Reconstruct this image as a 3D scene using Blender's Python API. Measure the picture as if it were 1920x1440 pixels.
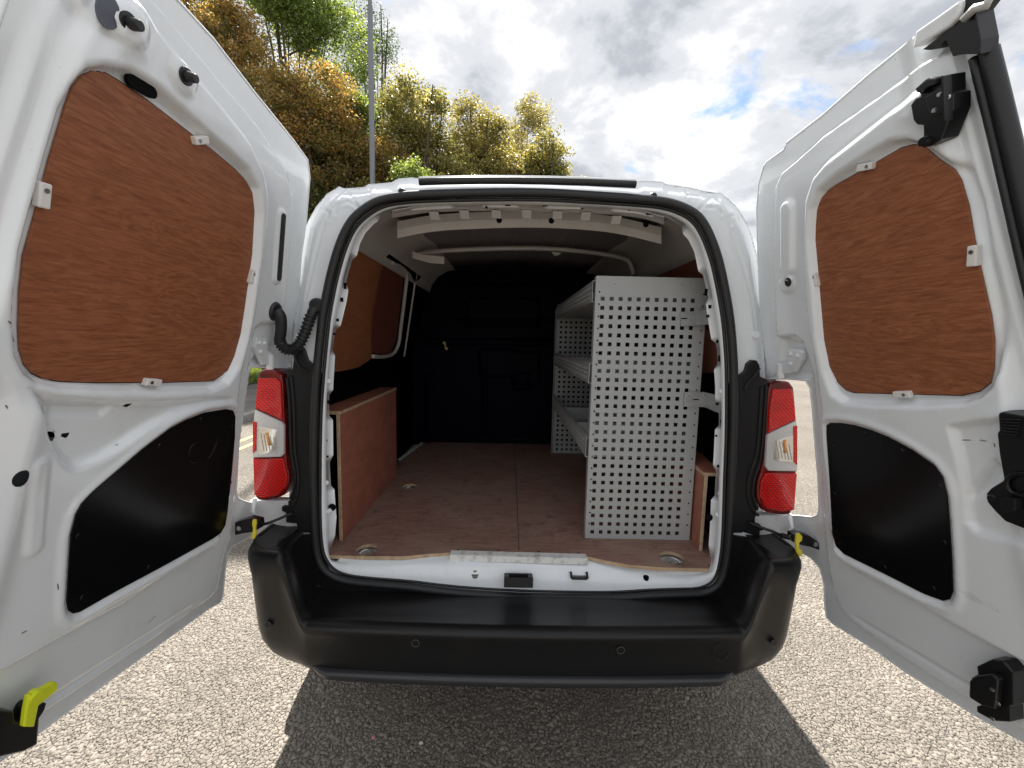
import bpy, bmesh, math, random
import numpy as np
from mathutils import Vector, Matrix, noise as mnoise

random.seed(7); RNG = np.random.default_rng(11)
for o in list(bpy.data.objects): bpy.data.objects.remove(o)
scene = bpy.context.scene

# ------------------------------------------------------------------ camera
F = 760.0
CAM = np.array([0, 0, 1.30])
def _basis(p, y, r):
    p, y, r = map(math.radians, (p, y, r))
    f = np.array([math.sin(y)*math.cos(p), math.cos(y)*math.cos(p), -math.sin(p)])
    r0 = np.array([math.cos(y), -math.sin(y), 0.]); u0 = np.cross(r0, f)
    R = r0*math.cos(r) + u0*math.sin(r); U = np.cross(R, f)
    return R, U, f
CR, CU, CF = _basis(6.2, 0.4, 1.25)
cam = bpy.data.cameras.new('camera'); camo = bpy.data.objects.new('camera', cam)
scene.collection.objects.link(camo)
cam.sensor_width = 36; cam.lens = 36*F/1920; cam.clip_start = 0.02; cam.clip_end = 600
camo.matrix_world = Matrix(((CR[0], CU[0], -CF[0], CAM[0]), (CR[1], CU[1], -CF[1], CAM[1]), (CR[2], CU[2], -CF[2], CAM[2]), (0, 0, 0, 1)))
scene.camera = camo

# ------------------------------------------------------------------ light, sky, exposure
SUN_EL, SUN_AZ = math.radians(57), math.radians(-10)      # azimuth from +Y towards +X
sd = bpy.data.lights.new('sun', 'SUN'); so = bpy.data.objects.new('sun', sd); scene.collection.objects.link(so)
sd.energy = 5.0; sd.angle = math.radians(0.6); sd.color = (1, .955, .88)
sdir = Vector((math.sin(SUN_AZ)*math.cos(SUN_EL), math.cos(SUN_AZ)*math.cos(SUN_EL), math.sin(SUN_EL)))
so.rotation_euler = sdir.to_track_quat('Z', 'Y').to_euler(); so.location = sdir*50
scene.view_settings.view_transform = 'Standard'; scene.view_settings.look = 'None'
scene.view_settings.exposure = 1.36; scene.view_settings.gamma = 1
scene.view_settings.use_curve_mapping = False

world = bpy.data.worlds.new('World'); scene.world = world; world.use_nodes = True
def build_world():
    nt = world.node_tree; N = nt.nodes; L = nt.links; N.clear()
    out = N.new('ShaderNodeOutputWorld'); bg = N.new('ShaderNodeBackground'); bg.inputs[1].default_value = 0.077
    sky = N.new('ShaderNodeTexSky'); sky.sky_type = 'NISHITA'; sky.sun_disc = False
    sky.sun_elevation = SUN_EL; sky.sun_rotation = SUN_AZ
    tc = N.new('ShaderNodeTexCoord'); sep = N.new('ShaderNodeSeparateXYZ'); L.new(tc.outputs['Generated'], sep.inputs[0])
    def m(op, a, b=None, c=None):
        n = N.new('ShaderNodeMath'); n.operation = op
        for i, v in enumerate((a, b, c)):
            if v is None: continue
            if isinstance(v, (int, float)): n.inputs[i].default_value = v
            else: L.new(v, n.inputs[i])
        return n.outputs[0]
    zz = m('ADD', m('MAXIMUM', sep.outputs[2], 0.0), 0.22)
    cx = m('DIVIDE', sep.outputs[0], zz); cy = m('DIVIDE', sep.outputs[1], zz)
    cmb = N.new('ShaderNodeCombineXYZ'); L.new(cx, cmb.inputs[0]); L.new(cy, cmb.inputs[1])
    def noise(scale, det, rough, off, dist=0.0):
        mp = N.new('ShaderNodeMapping'); mp.inputs['Location'].default_value = off; L.new(cmb.outputs[0], mp.inputs[0])
        n = N.new('ShaderNodeTexNoise'); n.inputs['Scale'].default_value = scale; n.inputs['Detail'].default_value = det
        n.inputs['Roughness'].default_value = rough; n.inputs['Distortion'].default_value = dist
        L.new(mp.outputs[0], n.inputs['Vector']); return n.outputs[0]
    def ramp(v, pts, interp='EASE'):
        r = N.new('ShaderNodeValToRGB'); r.color_ramp.interpolation = interp
        e = r.color_ramp.elements
        while len(e) < len(pts): e.new(.5)
        for i, (p, c) in enumerate(pts): e[i].position = p; e[i].color = (*c, 1)
        L.new(v, r.inputs[0]); return r.outputs[0]
    n1 = noise(2.3, 10, .60, (3.1, 1.7, 0), .25)
    n2 = noise(2.6, 10, .60, (7.3, 4.2, 0), .2)
    mask = ramp(n1, [(.29, (0, 0, 0)), (.385, (1, 1, 1))])
    shade = ramp(n2, [(.36, (2.75, 2.9, 3.2)), (.48, (4.1, 4.2, 4.4)), (.60, (5.7, 5.7, 5.8))])
    sky2 = N.new('ShaderNodeMixRGB'); sky2.blend_type = 'MIX'; sky2.inputs[0].default_value = .35
    L.new(sky.outputs[0], sky2.inputs[1]); sky2.inputs[2].default_value = (1.5, 2.9, 5.4, 1)
    mx = N.new('ShaderNodeMixRGB'); L.new(mask, mx.inputs[0]); L.new(sky2.outputs[0], mx.inputs[1]); L.new(shade, mx.inputs[2])
    # thin bright haze towards the horizon
    hz = ramp(sep.outputs[2], [(0, (.8, .8, .8)), (.22, (0, 0, 0))])
    mx2 = N.new('ShaderNodeMixRGB'); L.new(hz, mx2.inputs[0]); L.new(mx.outputs[0], mx2.inputs[1]); mx2.inputs[2].default_value = (5.0, 5.15, 5.4, 1)
    L.new(mx2.outputs[0], bg.inputs[0]); L.new(bg.outputs[0], out.inputs[0])
build_world()
scene.render.engine = 'CYCLES'

# ------------------------------------------------------------------ pixel -> place helpers (a photo pixel seen on a plane of the scene)
def ray(px, py): return CR*(px-960)/F + CU*(720-py)/F + CF
def atY(px, py, Y): d = ray(px, py); return CAM + d*(Y/d[1])
def atZ(px, py, Z): d = ray(px, py); return CAM + d*((Z-CAM[2])/d[2])
def atP(px, py, o, n): d = ray(px, py); return CAM + d*(np.dot(np.array(o)-CAM, n)/np.dot(d, n))

# ------------------------------------------------------------------ mesh helpers
ORG = {}
def mk(name, V, Fc, mat, parent=None, smooth=False, origin=None, bevel=0, label=None, kind=None, cat=None, group=None, solid=0):
    V = np.asarray(V, dtype=float).reshape(-1, 3)
    if origin is None: origin = (V.min(0)+V.max(0))/2 if parent is not None else np.array([*(V.min(0)+V.max(0))[:2]/2, V[:, 2].min()])
    origin = np.asarray(origin, float)
    me = bpy.data.meshes.new(name)
    if isinstance(Fc, np.ndarray):
        k = Fc.shape[1]; me.vertices.add(len(V)); me.vertices.foreach_set('co', (V-origin).ravel())
        me.loops.add(Fc.size); me.loops.foreach_set('vertex_index', Fc.ravel().astype(np.int32))
        me.polygons.add(len(Fc)); me.polygons.foreach_set('loop_start', np.arange(0, Fc.size, k, dtype=np.int32))
        me.update(calc_edges=True); me.validate()
    else:
        me.from_pydata((V-origin).tolist(), [], Fc); me.update()
    if smooth: me.polygons.foreach_set('use_smooth', [True]*len(me.polygons))
    o = bpy.data.objects.new(name, me); scene.collection.objects.link(o)
    if mat: me.materials.append(mat)
    if parent is not None: o.parent = parent; o.location = origin - ORG[parent.name]
    else: o.location = origin
    ORG[o.name] = origin
    if solid: md = o.modifiers.new('solid', 'SOLIDIFY'); md.thickness = solid; md.offset = 0
    if bevel:
        md = o.modifiers.new('bevel', 'BEVEL'); md.width = bevel; md.segments = 2; md.limit_method = 'ANGLE'; md.angle_limit = math.radians(35)
    if label: o['label'] = label
    if kind: o['kind'] = kind
    if cat: o['category'] = cat
    if group: o['group'] = group
    return o
def empty(name, loc, label=None, cat=None, group=None, parent=None):
    o = bpy.data.objects.new(name, None); scene.collection.objects.link(o); o.empty_display_size = .1
    loc = np.asarray(loc, float)
    if parent is not None: o.parent = parent; o.location = loc-ORG[parent.name]
    else: o.location = loc
    ORG[o.name] = loc
    if label: o['label'] = label
    if cat: o['category'] = cat
    if group: o['group'] = group
    return o
def join(parts):
    V = []; Fc = []; n = 0
    for v, f in parts:
        v = np.asarray(v, float); V.append(v); Fc += [[i+n for i in q] for q in f]; n += len(v)
    return np.vstack(V), Fc
def box(x0, x1, y0, y1, z0, z1):
    V = [(x, y, z) for x in (x0, x1) for y in (y0, y1) for z in (z0, z1)]
    return np.array(V), [[0, 1, 3, 2], [4, 6, 7, 5], [0, 4, 5, 1], [2, 3, 7, 6], [0, 2, 6, 4], [1, 5, 7, 3]]
def obox(c, ex, ey, ez):
    c, ex, ey, ez = map(lambda q: np.asarray(q, float), (c, ex, ey, ez))
    V = [c+i*ex+j*ey+k*ez for i in (-.5, .5) for j in (-.5, .5) for k in (-.5, .5)]
    return np.array(V), [[0, 1, 3, 2], [4, 6, 7, 5], [0, 4, 5, 1], [2, 3, 7, 6], [0, 2, 6, 4], [1, 5, 7, 3]]
def prism(poly, off):
    p = np.asarray(poly, float); n = len(p); off = np.asarray(off, float)
    V = np.vstack([p, p+off]); Fc = [list(range(n)), list(range(2*n-1, n-1, -1))]
    Fc += [[i, i+n, (i+1) % n+n, (i+1) % n] for i in range(n)]
    return V, Fc
def unit(v): v = np.asarray(v, float); return v/np.linalg.norm(v)
def frame(t):
    t = unit(t); a = np.array([0, 0, 1.]) if abs(t[2]) < .9 else np.array([1., 0, 0])
    u = unit(np.cross(a, t)); return u, np.cross(t, u)
def cyl(c, axis, r, h, n=16, r2=None):
    u, v = frame(axis); a = unit(axis); c = np.asarray(c, float); r2 = r if r2 is None else r2
    A = [c+(u*math.cos(t)+v*math.sin(t))*r for t in np.linspace(0, 2*math.pi, n, endpoint=False)]
    B = [c+a*h+(u*math.cos(t)+v*math.sin(t))*r2 for t in np.linspace(0, 2*math.pi, n, endpoint=False)]
    return np.array(A+B), [list(range(n))[::-1], list(range(n, 2*n))]+[[i, (i+1) % n, (i+1) % n+n, i+n] for i in range(n)]
def tube(path, r, n=8, closed=False, flat=1.0, up=None, caps=True):
    P = np.asarray(path, float); m = len(P); r = np.broadcast_to(np.asarray(r, float), (m,)); V = []; prev = None
    for i in range(m):
        if closed: t = P[(i+1) % m]-P[i-1]
        else: t = P[min(i+1, m-1)]-P[max(i-1, 0)]
        t = unit(t)
        if up is not None: v = unit(np.asarray(up)-t*np.dot(up, t)); u = np.cross(t, v)
        else:
            if prev is None: u, v = frame(t)
            else: u = unit(prev-t*np.dot(prev, t)); v = np.cross(t, u)
            prev = u
        for k in range(n):
            a = 2*math.pi*k/n; V.append(P[i]+u*math.cos(a)*r[i]+v*math.sin(a)*r[i]*flat)
    Fc = []
    for i in range(m if closed else m-1):
        j = (i+1) % m
        Fc += [[i*n+k, i*n+(k+1) % n, j*n+(k+1) % n, j*n+k] for k in range(n)]
    if not closed and caps: Fc += [list(range(n))[::-1], [(m-1)*n+k for k in range(n)]]
    return np.array(V), Fc
def sp(poly, n=5, closed=True):
    P = np.asarray(poly, float); m = len(P); out = []
    for i in range(m if closed else m-1):
        if closed: p0, p1, p2, p3 = P[i-1], P[i], P[(i+1) % m], P[(i+2) % m]
        else: p0, p1, p2, p3 = P[max(i-1, 0)], P[i], P[i+1], P[min(i+2, m-1)]
        for k in range(n):
            t = k/n; out.append(.5*((2*p1)+(-p0+p2)*t+(2*p0-5*p1+4*p2-p3)*t*t+(-p0+3*p1-3*p2+p3)*t**3))
    if not closed: out.append(P[-1])
    return np.array(out)
def chaikin(poly, n=2):
    P = np.asarray(poly, float)
    for _ in range(n):
        Q = np.roll(P, -1, 0); P = np.stack([.75*P+.25*Q, .25*P+.75*Q], 1).reshape(-1, P.shape[1])
    return P
def sdpoly(P, poly, near=False):
    """signed distance to a closed 2D polygon, positive inside"""
    poly = np.asarray(poly, float); d2 = np.full(len(P), 1e9); ins = np.zeros(len(P), bool); NP = np.zeros_like(P) if near else None
    for i in range(len(poly)):
        a = poly[i]; b = poly[(i+1) % len(poly)]; e = b-a; L = e@e
        if L < 1e-14: continue
        w = P-a; t = np.clip(w@e/L, 0, 1); q = w-t[:, None]*e; dd = (q*q).sum(1); k = dd < d2
        if near: NP[k] = (a+t[:, None]*e)[k]
        d2 = np.where(k, dd, d2)
        c = ((a[1] > P[:, 1]) != (b[1] > P[:, 1]))
        if c.any():
            xx = (b[0]-a[0])*(P[:, 1]-a[1])/(b[1]-a[1]+1e-20)+a[0]; ins ^= c & (P[:, 0] < xx)
    s = np.sqrt(d2)*np.where(ins, 1, -1)
    return (s, NP) if near else s
def ss(x, a, b): t = np.clip((x-a)/(b-a), 0, 1); return t*t*(3-2*t)
def relief(outline, holes, hf, res):
    """grid sheet clipped to an outline with holes; returns local (u, v), height and quads"""
    o = np.asarray(outline, float); lo = o.min(0)-res; hi = o.max(0)+res
    nx = int((hi[0]-lo[0])/res)+2; ny = int((hi[1]-lo[1])/res)+2
    X, Y = np.meshgrid(lo[0]+np.arange(nx)*res, lo[1]+np.arange(ny)*res, indexing='ij'); P = np.stack([X.ravel(), Y.ravel()], 1)
    s, NP = sdpoly(P, o, True)
    for h in holes:
        c = np.mean(h, 0); rad = np.max(np.linalg.norm(np.asarray(h)-c, axis=1))+3*res
        k = np.where(np.linalg.norm(P-c, axis=1) < rad)[0]
        if not len(k): continue
        sh, nh = sdpoly(P[k], h, True); sh = -sh; better = sh < s[k]
        kk = k[better]; NP[kk] = nh[better]; s[kk] = sh[better]
    ins = s > 0
    idx = np.arange(nx*ny).reshape(nx, ny)
    q = np.stack([idx[:-1, :-1], idx[1:, :-1], idx[1:, 1:], idx[:-1, 1:]], -1).reshape(-1, 4)
    keep = ins[q].any(1); q = q[keep]
    out = ~ins; P2 = P.copy(); P2[out] = NP[out]
    nearb = ins & (s < res*.35); P2[nearb] = NP[nearb]
    used = np.unique(q); rem = -np.ones(nx*ny, int); rem[used] = np.arange(len(used))
    P2 = P2[used]; q = rem[q]
    return P2, hf(P2), q, s[used]

# ------------------------------------------------------------------ materials
def material(name, col, rough=.5, metal=0, coat=0, spec=.5, bump=None, var=None, trans=0):
    m = bpy.data.materials.new(name); m.use_nodes = True; nt = m.node_tree; N = nt.nodes; L = nt.links
    b = N['Principled BSDF']; b.inputs['Base Color'].default_value = (*col, 1); b.inputs['Roughness'].default_value = rough
    b.inputs['Metallic'].default_value = metal; b.inputs['Coat Weight'].default_value = coat; b.inputs['Coat Roughness'].default_value = .06
    b.inputs['Specular IOR Level'].default_value = spec
    if trans: b.inputs['Transmission Weight'].default_value = trans
    tc = N.new('ShaderNodeTexCoord')
    if var:      # (scale, amount, second colour)
        sc, lo, hi, col2 = var
        n = N.new('ShaderNodeTexNoise'); n.inputs['Scale'].default_value = sc; n.inputs['Detail'].default_value = 8; n.inputs['Roughness'].default_value = .65
        L.new(tc.outputs['Object'], n.inputs['Vector'])
        r = N.new('ShaderNodeMapRange'); r.inputs[1].default_value = lo; r.inputs[2].default_value = hi; L.new(n.outputs[0], r.inputs[0])
        mx = N.new('ShaderNodeMixRGB'); mx.inputs[1].default_value = (*col, 1); mx.inputs[2].default_value = (*col2, 1)
        L.new(r.outputs[0], mx.inputs[0]); L.new(mx.outputs[0], b.inputs['Base Color'])
    if bump:
        sc, st, dist = bump
        n = N.new('ShaderNodeTexNoise'); n.inputs['Scale'].default_value = sc; n.inputs['Detail'].default_value = 3
        L.new(tc.outputs['Object'], n.inputs['Vector'])
        bp = N.new('ShaderNodeBump'); bp.inputs['Strength'].default_value = st; bp.inputs['Distance'].default_value = dist
        L.new(n.outputs[0], bp.inputs['Height']); L.new(bp.outputs[0], b.inputs['Normal'])
    return m
M = {}
M['white'] = material('white_paint', (.845, .885, .915), .22, coat=.9, var=(3.0, .60, .80, (.68, .67, .64)), bump=(7, .03, .01))
def grime(m, specks=.3, streak=.18):
    nt = m.node_tree; N = nt.nodes; L = nt.links; b = N['Principled BSDF']; tc = N.new('ShaderNodeTexCoord')
    lk = b.inputs['Base Color'].links; last = lk[0].from_socket if lk else None
    def layer(scale, vec, lo, hi, col, amt, det=6):
        nonlocal last
        mp = N.new('ShaderNodeMapping'); mp.inputs['Scale'].default_value = vec; L.new(tc.outputs['Object'], mp.inputs[0])
        n = N.new('ShaderNodeTexNoise'); n.inputs['Scale'].default_value = scale; n.inputs['Detail'].default_value = det; n.inputs['Roughness'].default_value = .7; L.new(mp.outputs[0], n.inputs['Vector'])
        r = N.new('ShaderNodeMapRange'); r.inputs[1].default_value = lo; r.inputs[2].default_value = hi; r.inputs[4].default_value = amt; L.new(n.outputs[0], r.inputs[0])
        x = N.new('ShaderNodeMixRGB'); x.inputs[2].default_value = (*col, 1); L.new(r.outputs[0], x.inputs[0])
        if last: L.new(last, x.inputs[1])
        last = x.outputs[0]
    layer(9, (1, 1, .12), .50, .80, (.50, .47, .42), streak)
    layer(75, (1, 1, 1), .70, .76, (.16, .14, .12), specks, 3)
    layer(26, (1, .3, 1), .66, .74, (.42, .40, .37), specks)
    L.new(last, b.inputs['Base Color'])
grime(M['white'])
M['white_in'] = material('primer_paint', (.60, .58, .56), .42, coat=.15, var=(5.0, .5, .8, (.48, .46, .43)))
M['dirty'] = material('scuffed_white_paint', (.74, .75, .76), .38, coat=.3, var=(11, .52, .72, (.42, .40, .36)))
M['rubber'] = material('black_rubber', (.014, .0145, .016), .45, bump=(160, .15, .002))
M['plastic'] = material('black_plastic', (.010, .010, .011), .42, bump=(420, .2, .001), spec=.3)
M['bumper'] = material('bumper_plastic', (.0095, .0095, .010), .34, bump=(520, .2, .0008), spec=.35, var=(4, .5, .8, (.016, .0155, .015)))
M['gloss'] = material('gloss_black', (.004, .004, .0045), .20, spec=.35)
M['mech'] = material('latch_black', (.008, .008, .009), .3, spec=.4)
M['steel'] = material('zinc_steel', (.55, .55, .54), .32, metal=1, bump=(60, .1, .002))
M['alu'] = material('aluminium_strip', (.80, .80, .78), .4, metal=.0, var=(25, .5, .75, (.30, .28, .25)))
M['shelf'] = material('grey_powder_coat', (.395, .41, .408), .42, metal=.0, coat=.1, bump=(300, .08, .001))
M['hole'] = material('unlit_cavity', (.004, .004, .004), .8, spec=.1)
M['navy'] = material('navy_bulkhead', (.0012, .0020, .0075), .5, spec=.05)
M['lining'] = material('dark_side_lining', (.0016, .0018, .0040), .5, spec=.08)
M['yellow'] = material('lime_plastic', (.72, .80, .02), .4)
M['yellow2'] = material('yellow_clip_plastic', (.80, .70, .05), .42)
M['clip'] = material('white_clip_plastic', (.78, .76, .74), .4)
M['tyre'] = material('tyre_rubber', (.02, .02, .02), .8)
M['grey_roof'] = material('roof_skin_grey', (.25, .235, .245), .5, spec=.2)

def wood(name, c1, c2, scale, dirt=None, rot=(0, 0, 0), rough=.5, spec=.35):
    m = bpy.data.materials.new(name); m.use_nodes = True; nt = m.node_tree; N = nt.nodes; L = nt.links; b = N['Principled BSDF']
    tc = N.new('ShaderNodeTexCoord'); mp = N.new('ShaderNodeMapping'); mp.inputs['Rotation'].default_value = rot; mp.inputs['Scale'].default_value = scale
    L.new(tc.outputs['Object'], mp.inputs[0])
    # long fibre noise + warped growth figure
    n1 = N.new('ShaderNodeTexNoise'); n1.inputs['Scale'].default_value = 9; n1.inputs['Detail'].default_value = 10; n1.inputs['Roughness'].default_value = .72; n1.inputs['Distortion'].default_value = .5
    L.new(mp.outputs[0], n1.inputs['Vector'])
    mp2 = N.new('ShaderNodeMapping'); mp2.inputs['Rotation'].default_value = rot; mp2.inputs['Scale'].default_value = tuple(s*.35 for s in scale)
    L.new(tc.outputs['Object'], mp2.inputs[0])
    n2 = N.new('ShaderNodeTexNoise'); n2.inputs['Scale'].default_value = 2.2; n2.inputs['Detail'].default_value = 3; n2.inputs['Distortion'].default_value = 2.2
    L.new(mp2.outputs[0], n2.inputs['Vector'])
    mm = N.new('ShaderNodeMath'); mm.operation = 'MULTIPLY'; mm.inputs[1].default_value = 9; L.new(n2.outputs[0], mm.inputs[0])
    fr = N.new('ShaderNodeMath'); fr.operation = 'PINGPONG'; fr.inputs[1].default_value = .5; L.new(mm.outputs[0], fr.inputs[0])
    ad = N.new('ShaderNodeMath'); ad.operation = 'MULTIPLY_ADD'; ad.inputs[1].default_value = .28; L.new(fr.outputs[0], ad.inputs[0]); L.new(n1.outputs[0], ad.inputs[2])
    r = N.new('ShaderNodeMapRange'); r.inputs[1].default_value = .36; r.inputs[2].default_value = .80; L.new(ad.outputs[0], r.inputs[0])
    mx = N.new('ShaderNodeMixRGB'); mx.inputs[1].default_value = (*c1, 1); mx.inputs[2].default_value = (*c2, 1); L.new(r.outputs[0], mx.inputs[0])
    last = mx.outputs[0]
    if dirt:
        for sc, lo, hi, col, amt in dirt:
            n3 = N.new('ShaderNodeTexNoise'); n3.inputs['Scale'].default_value = sc; n3.inputs['Detail'].default_value = 7; n3.inputs['Roughness'].default_value = .7
            L.new(tc.outputs['Object'], n3.inputs['Vector'])
            r3 = N.new('ShaderNodeMapRange'); r3.inputs[1].default_value = lo; r3.inputs[2].default_value = hi; r3.inputs[4].default_value = amt; L.new(n3.outputs[0], r3.inputs[0])
            m3 = N.new('ShaderNodeMixRGB'); m3.inputs[2].default_value = (*col, 1); L.new(last, m3.inputs[1]); L.new(r3.outputs[0], m3.inputs[0]); last = m3.outputs[0]
    L.new(last, b.inputs['Base Color']); b.inputs['Roughness'].default_value = rough; b.inputs['Specular IOR Level'].default_value = spec
    bp = N.new('ShaderNodeBump'); bp.inputs['Strength'].default_value = .25; bp.inputs['Distance'].default_value = .001; L.new(n1.outputs[0], bp.inputs['Height']); L.new(bp.outputs[0], b.inputs['Normal'])
    return m
M['ply_door'] = wood('varnished_plywood', (.185, .056, .024), (.385, .145, .066), (22, 2.6, 22), rot=(math.radians(12), 0, 0))
M['ply_floor'] = wood('worn_floor_plywood', (.20, .108, .084), (.40, .235, .185), (1.2, 8, 8),
                      dirt=[(2.6, .46, .60, (.34, .24, .195), .75), (3.5, .45, .75, (.24, .17, .13), .8), (60, .60, .67, (.50, .38, .30), .8), (14, .55, .7, (.08, .045, .035), .65), (30, .62, .68, (.30, .2, .15), .5)], rough=.6)
M['ply_box'] = wood('wheel_box_plywood', (.32, .115, .075), (.46, .180, .120), (7, 1.2, 1.6), rough=.55, dirt=[(70, .68, .72, (.5, .36, .28), .7), (6, .5, .75, (.24, .085, .06), .6)])
M['ply_up'] = wood('upper_lining_plywood', (.25, .088, .036), (.37, .145, .062), (12, 1.4, 1.6), rough=.55)
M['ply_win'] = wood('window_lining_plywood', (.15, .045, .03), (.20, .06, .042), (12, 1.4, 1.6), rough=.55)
M['ply_edge'] = material('pale_plywood_edge', (.58, .42, .27), .7, var=(40, .4, .7, (.35, .24, .15)))

def lens(name, col, rough=.12, stripes=300, trans=.25, axis='z'):
    m = bpy.data.materials.new(name); m.use_nodes = True; nt = m.node_tree; N = nt.nodes; L = nt.links; b = N['Principled BSDF']
    b.inputs['Base Color'].default_value = (*col, 1); b.inputs['Roughness'].default_value = rough; b.inputs['Coat Weight'].default_value = .35; b.inputs['Coat Roughness'].default_value = .03; b.inputs['Specular IOR Level'].default_value = .3
    tc = N.new('ShaderNodeTexCoord'); w = N.new('ShaderNodeTexWave'); w.wave_type = 'BANDS'; w.bands_direction = 'DIAGONAL' if axis == 'd' else axis.upper()
    w.inputs['Scale'].default_value = stripes; L.new(tc.outputs['Object'], w.inputs['Vector'])
    bp = N.new('ShaderNodeBump'); bp.inputs['Strength'].default_value = .6; bp.inputs['Distance'].default_value = .002
    L.new(w.outputs['Fac'], bp.inputs['Height']); L.new(bp.outputs[0], b.inputs['Normal'])
    if trans == 0 and axis != 'd':
        w2 = N.new('ShaderNodeTexWave'); w2.wave_type = 'BANDS'; w2.bands_direction = 'DIAGONAL'; w2.inputs['Scale'].default_value = stripes*1.1; w2.inputs['Distortion'].default_value = .6; L.new(tc.outputs['Object'], w2.inputs['Vector'])
        n3 = N.new('ShaderNodeTexNoise'); n3.inputs['Scale'].default_value = 22; L.new(tc.outputs['Object'], n3.inputs['Vector'])
        mm = N.new('ShaderNodeMath'); mm.operation = 'MULTIPLY'; L.new(w2.outputs['Fac'], mm.inputs[0]); L.new(n3.outputs[0], mm.inputs[1])
        mx = N.new('ShaderNodeMixRGB'); mx.inputs[1].default_value = (*[c*.60 for c in col], 1); mx.inputs[2].default_value = (*[min(1, c*1.7) for c in col], 1); L.new(mm.outputs[0], mx.inputs[0]); L.new(mx.outputs[0], b.inputs['Base Color'])
    b.inputs['Transmission Weight'].default_value = trans
    return m
M['lamp_red'] = lens('red_lens', (.58, .006, .004), .10, 45, .0)
M['lamp_dark'] = lens('dark_red_lens', (.13, .002, .003), .1, 5, .0)
M['lamp_clear'] = lens('clear_lens', (.58, .57, .56), .08, 110, .0, 'd')
M['reflector'] = material('lamp_reflector', (.7, .69, .68), .18, metal=1)
M['amber'] = material('amber_bulb', (.8, .35, .1), .2)

# ------------------------------------------------------------------ van frame of reference
TH, RH, HW, YH, PHL, PHR, XC = 0.21576, -0.06887, 0.81488, 1.23122, 1.6212, 1.63742, 0.05848
VO = np.array([XC, 3.2, 0.0])
van = empty('panel_van', VO, 'white panel van with both rear doors wide open and a plywood lined load area', 'van')
B0 = .98
def rotm(A, ph):
    K = np.array([[0, -A[2], A[1]], [A[2], 0, -A[0]], [-A[1], A[0], 0]])
    return np.eye(3)+math.sin(ph)*K+(1-math.cos(ph))*K@K
class Door:
    """plane of an opened rear door: a runs from hinge to free edge, b is height, w goes to the inner face"""
    def __init__(s, side):
        s.H = np.array([XC+side*HW, YH, B0]); A = unit([-side*math.tan(TH), math.tan(RH), 1])
        Rm = rotm(A, -PHL if side < 0 else PHR)
        s.c = Rm@np.array([-side, 0, 0.]); s.v = Rm@np.array([0, math.sin(RH), math.cos(RH)])
        s.n = unit(np.cross(s.v, s.c) if side < 0 else np.cross(s.c, s.v))
    def px(s, pts, w=0.):
        out = []
        for x, y in pts:
            P = atP(x, y, s.H+s.n*w, s.n)-s.H; out.append((P@s.c, P@s.v+B0))
        return np.array(out)
    def W(s, ab, w=0.):
        ab = np.asarray(ab, float).reshape(-1, 2); w = np.broadcast_to(np.asarray(w, float), (len(ab),))
        # c and v are close to, but not exactly, orthogonal: solve properly
        G = np.array([[1, s.c@s.v], [s.c@s.v, 1]]); q = np.linalg.solve(G, np.array([ab[:, 0], ab[:, 1]-B0])).T
        return s.H+q[:, :1]*s.c+q[:, 1:]*s.v+w[:, None]*s.n
    def P(s, x, y, w=0.): return s.W(s.px([(x, y)], w), w)[0]
DL, DR = Door(-1), Door(1)

def door_mesh(D, outline, holes, hf, res=.0045):
    P, h, q, sd = relief(outline, holes, hf, res)
    V1 = D.W(P, h)
    back = -.004-.024*ss(sd, 0, .05)
    V2 = D.W(P, back)
    n = len(V1); Q = np.vstack([q, q[:, ::-1]+n])
    return np.vstack([V1, V2]), Q
def slab(D, poly_ab, w0, w1):
    a = D.W(poly_ab, w0); return prism(a, D.n*(w1-w0))

# ------------------------------------------------------------------ rear doors
def ext(D, pts, w, extra):           # photo points on the door plane followed by (a, b) points outside the frame
    return np.vstack([D.px(pts, w), np.array(extra)])
def capsule(p, q, r, n=8):
    p, q = np.asarray(p, float), np.asarray(q, float); t = unit(q-p); s = np.array([-t[1], t[0]])
    A = [q+r*(t*math.cos(a)+s*math.sin(a)) for a in np.linspace(-math.pi/2, math.pi/2, n)]
    B = [p-r*(t*math.cos(a)+s*math.sin(a)) for a in np.linspace(-math.pi/2, math.pi/2, n)]
    return np.array(A+B)
def ell(c, rx, ry, n=20, rot=0):
    t = np.linspace(0, 2*math.pi, n, endpoint=False); x = rx*np.cos(t); y = ry*np.sin(t)
    return np.stack([c[0]+x*math.cos(rot)-y*math.sin(rot), c[1]+x*math.sin(rot)+y*math.cos(rot)], 1)

WIN_L = [(173,133),(197,137),(220,150),(283,193),(357,250),(400,283),(440,317),(462,340),(476,366),(481,400),(476,470),(463,547),(455,613),(443,660),(427,695),(400,714),(300,717),(180,717),(117,715),(83,710),(62,700),(47,683),(38,655),(36,613),(38,547),(45,480),(67,400),(93,300),(123,200),(136,165),(153,143)]
TRIM_L = [(425,767),(438,770),(442,782),(441,820),(434,897),(427,960),(423,985),(414,1000),(400,1010),(310,1060),(213,1112),(150,1148),(138,1151),(128,1145),(125,1127),(128,1077),(133,1003),(143,963),(153,945),(173,924),(267,843),(320,803),(350,787),(383,774)]
DOOR_L = [(20,1413),(213,1270),(393,1140),(412,1130),(418,1118),(422,1070),(427,1040),(436,1024),(467,1007),(484,1000),(484,946),(458,940),(446,934),(443,920),(448,830),(457,757),(464,705),(468,688),(480,688),(549,691),(556,613),(565,480),(574,417),(581,333),(577,300),(550,263),(477,173),(400,73),(333,0)]
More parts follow.
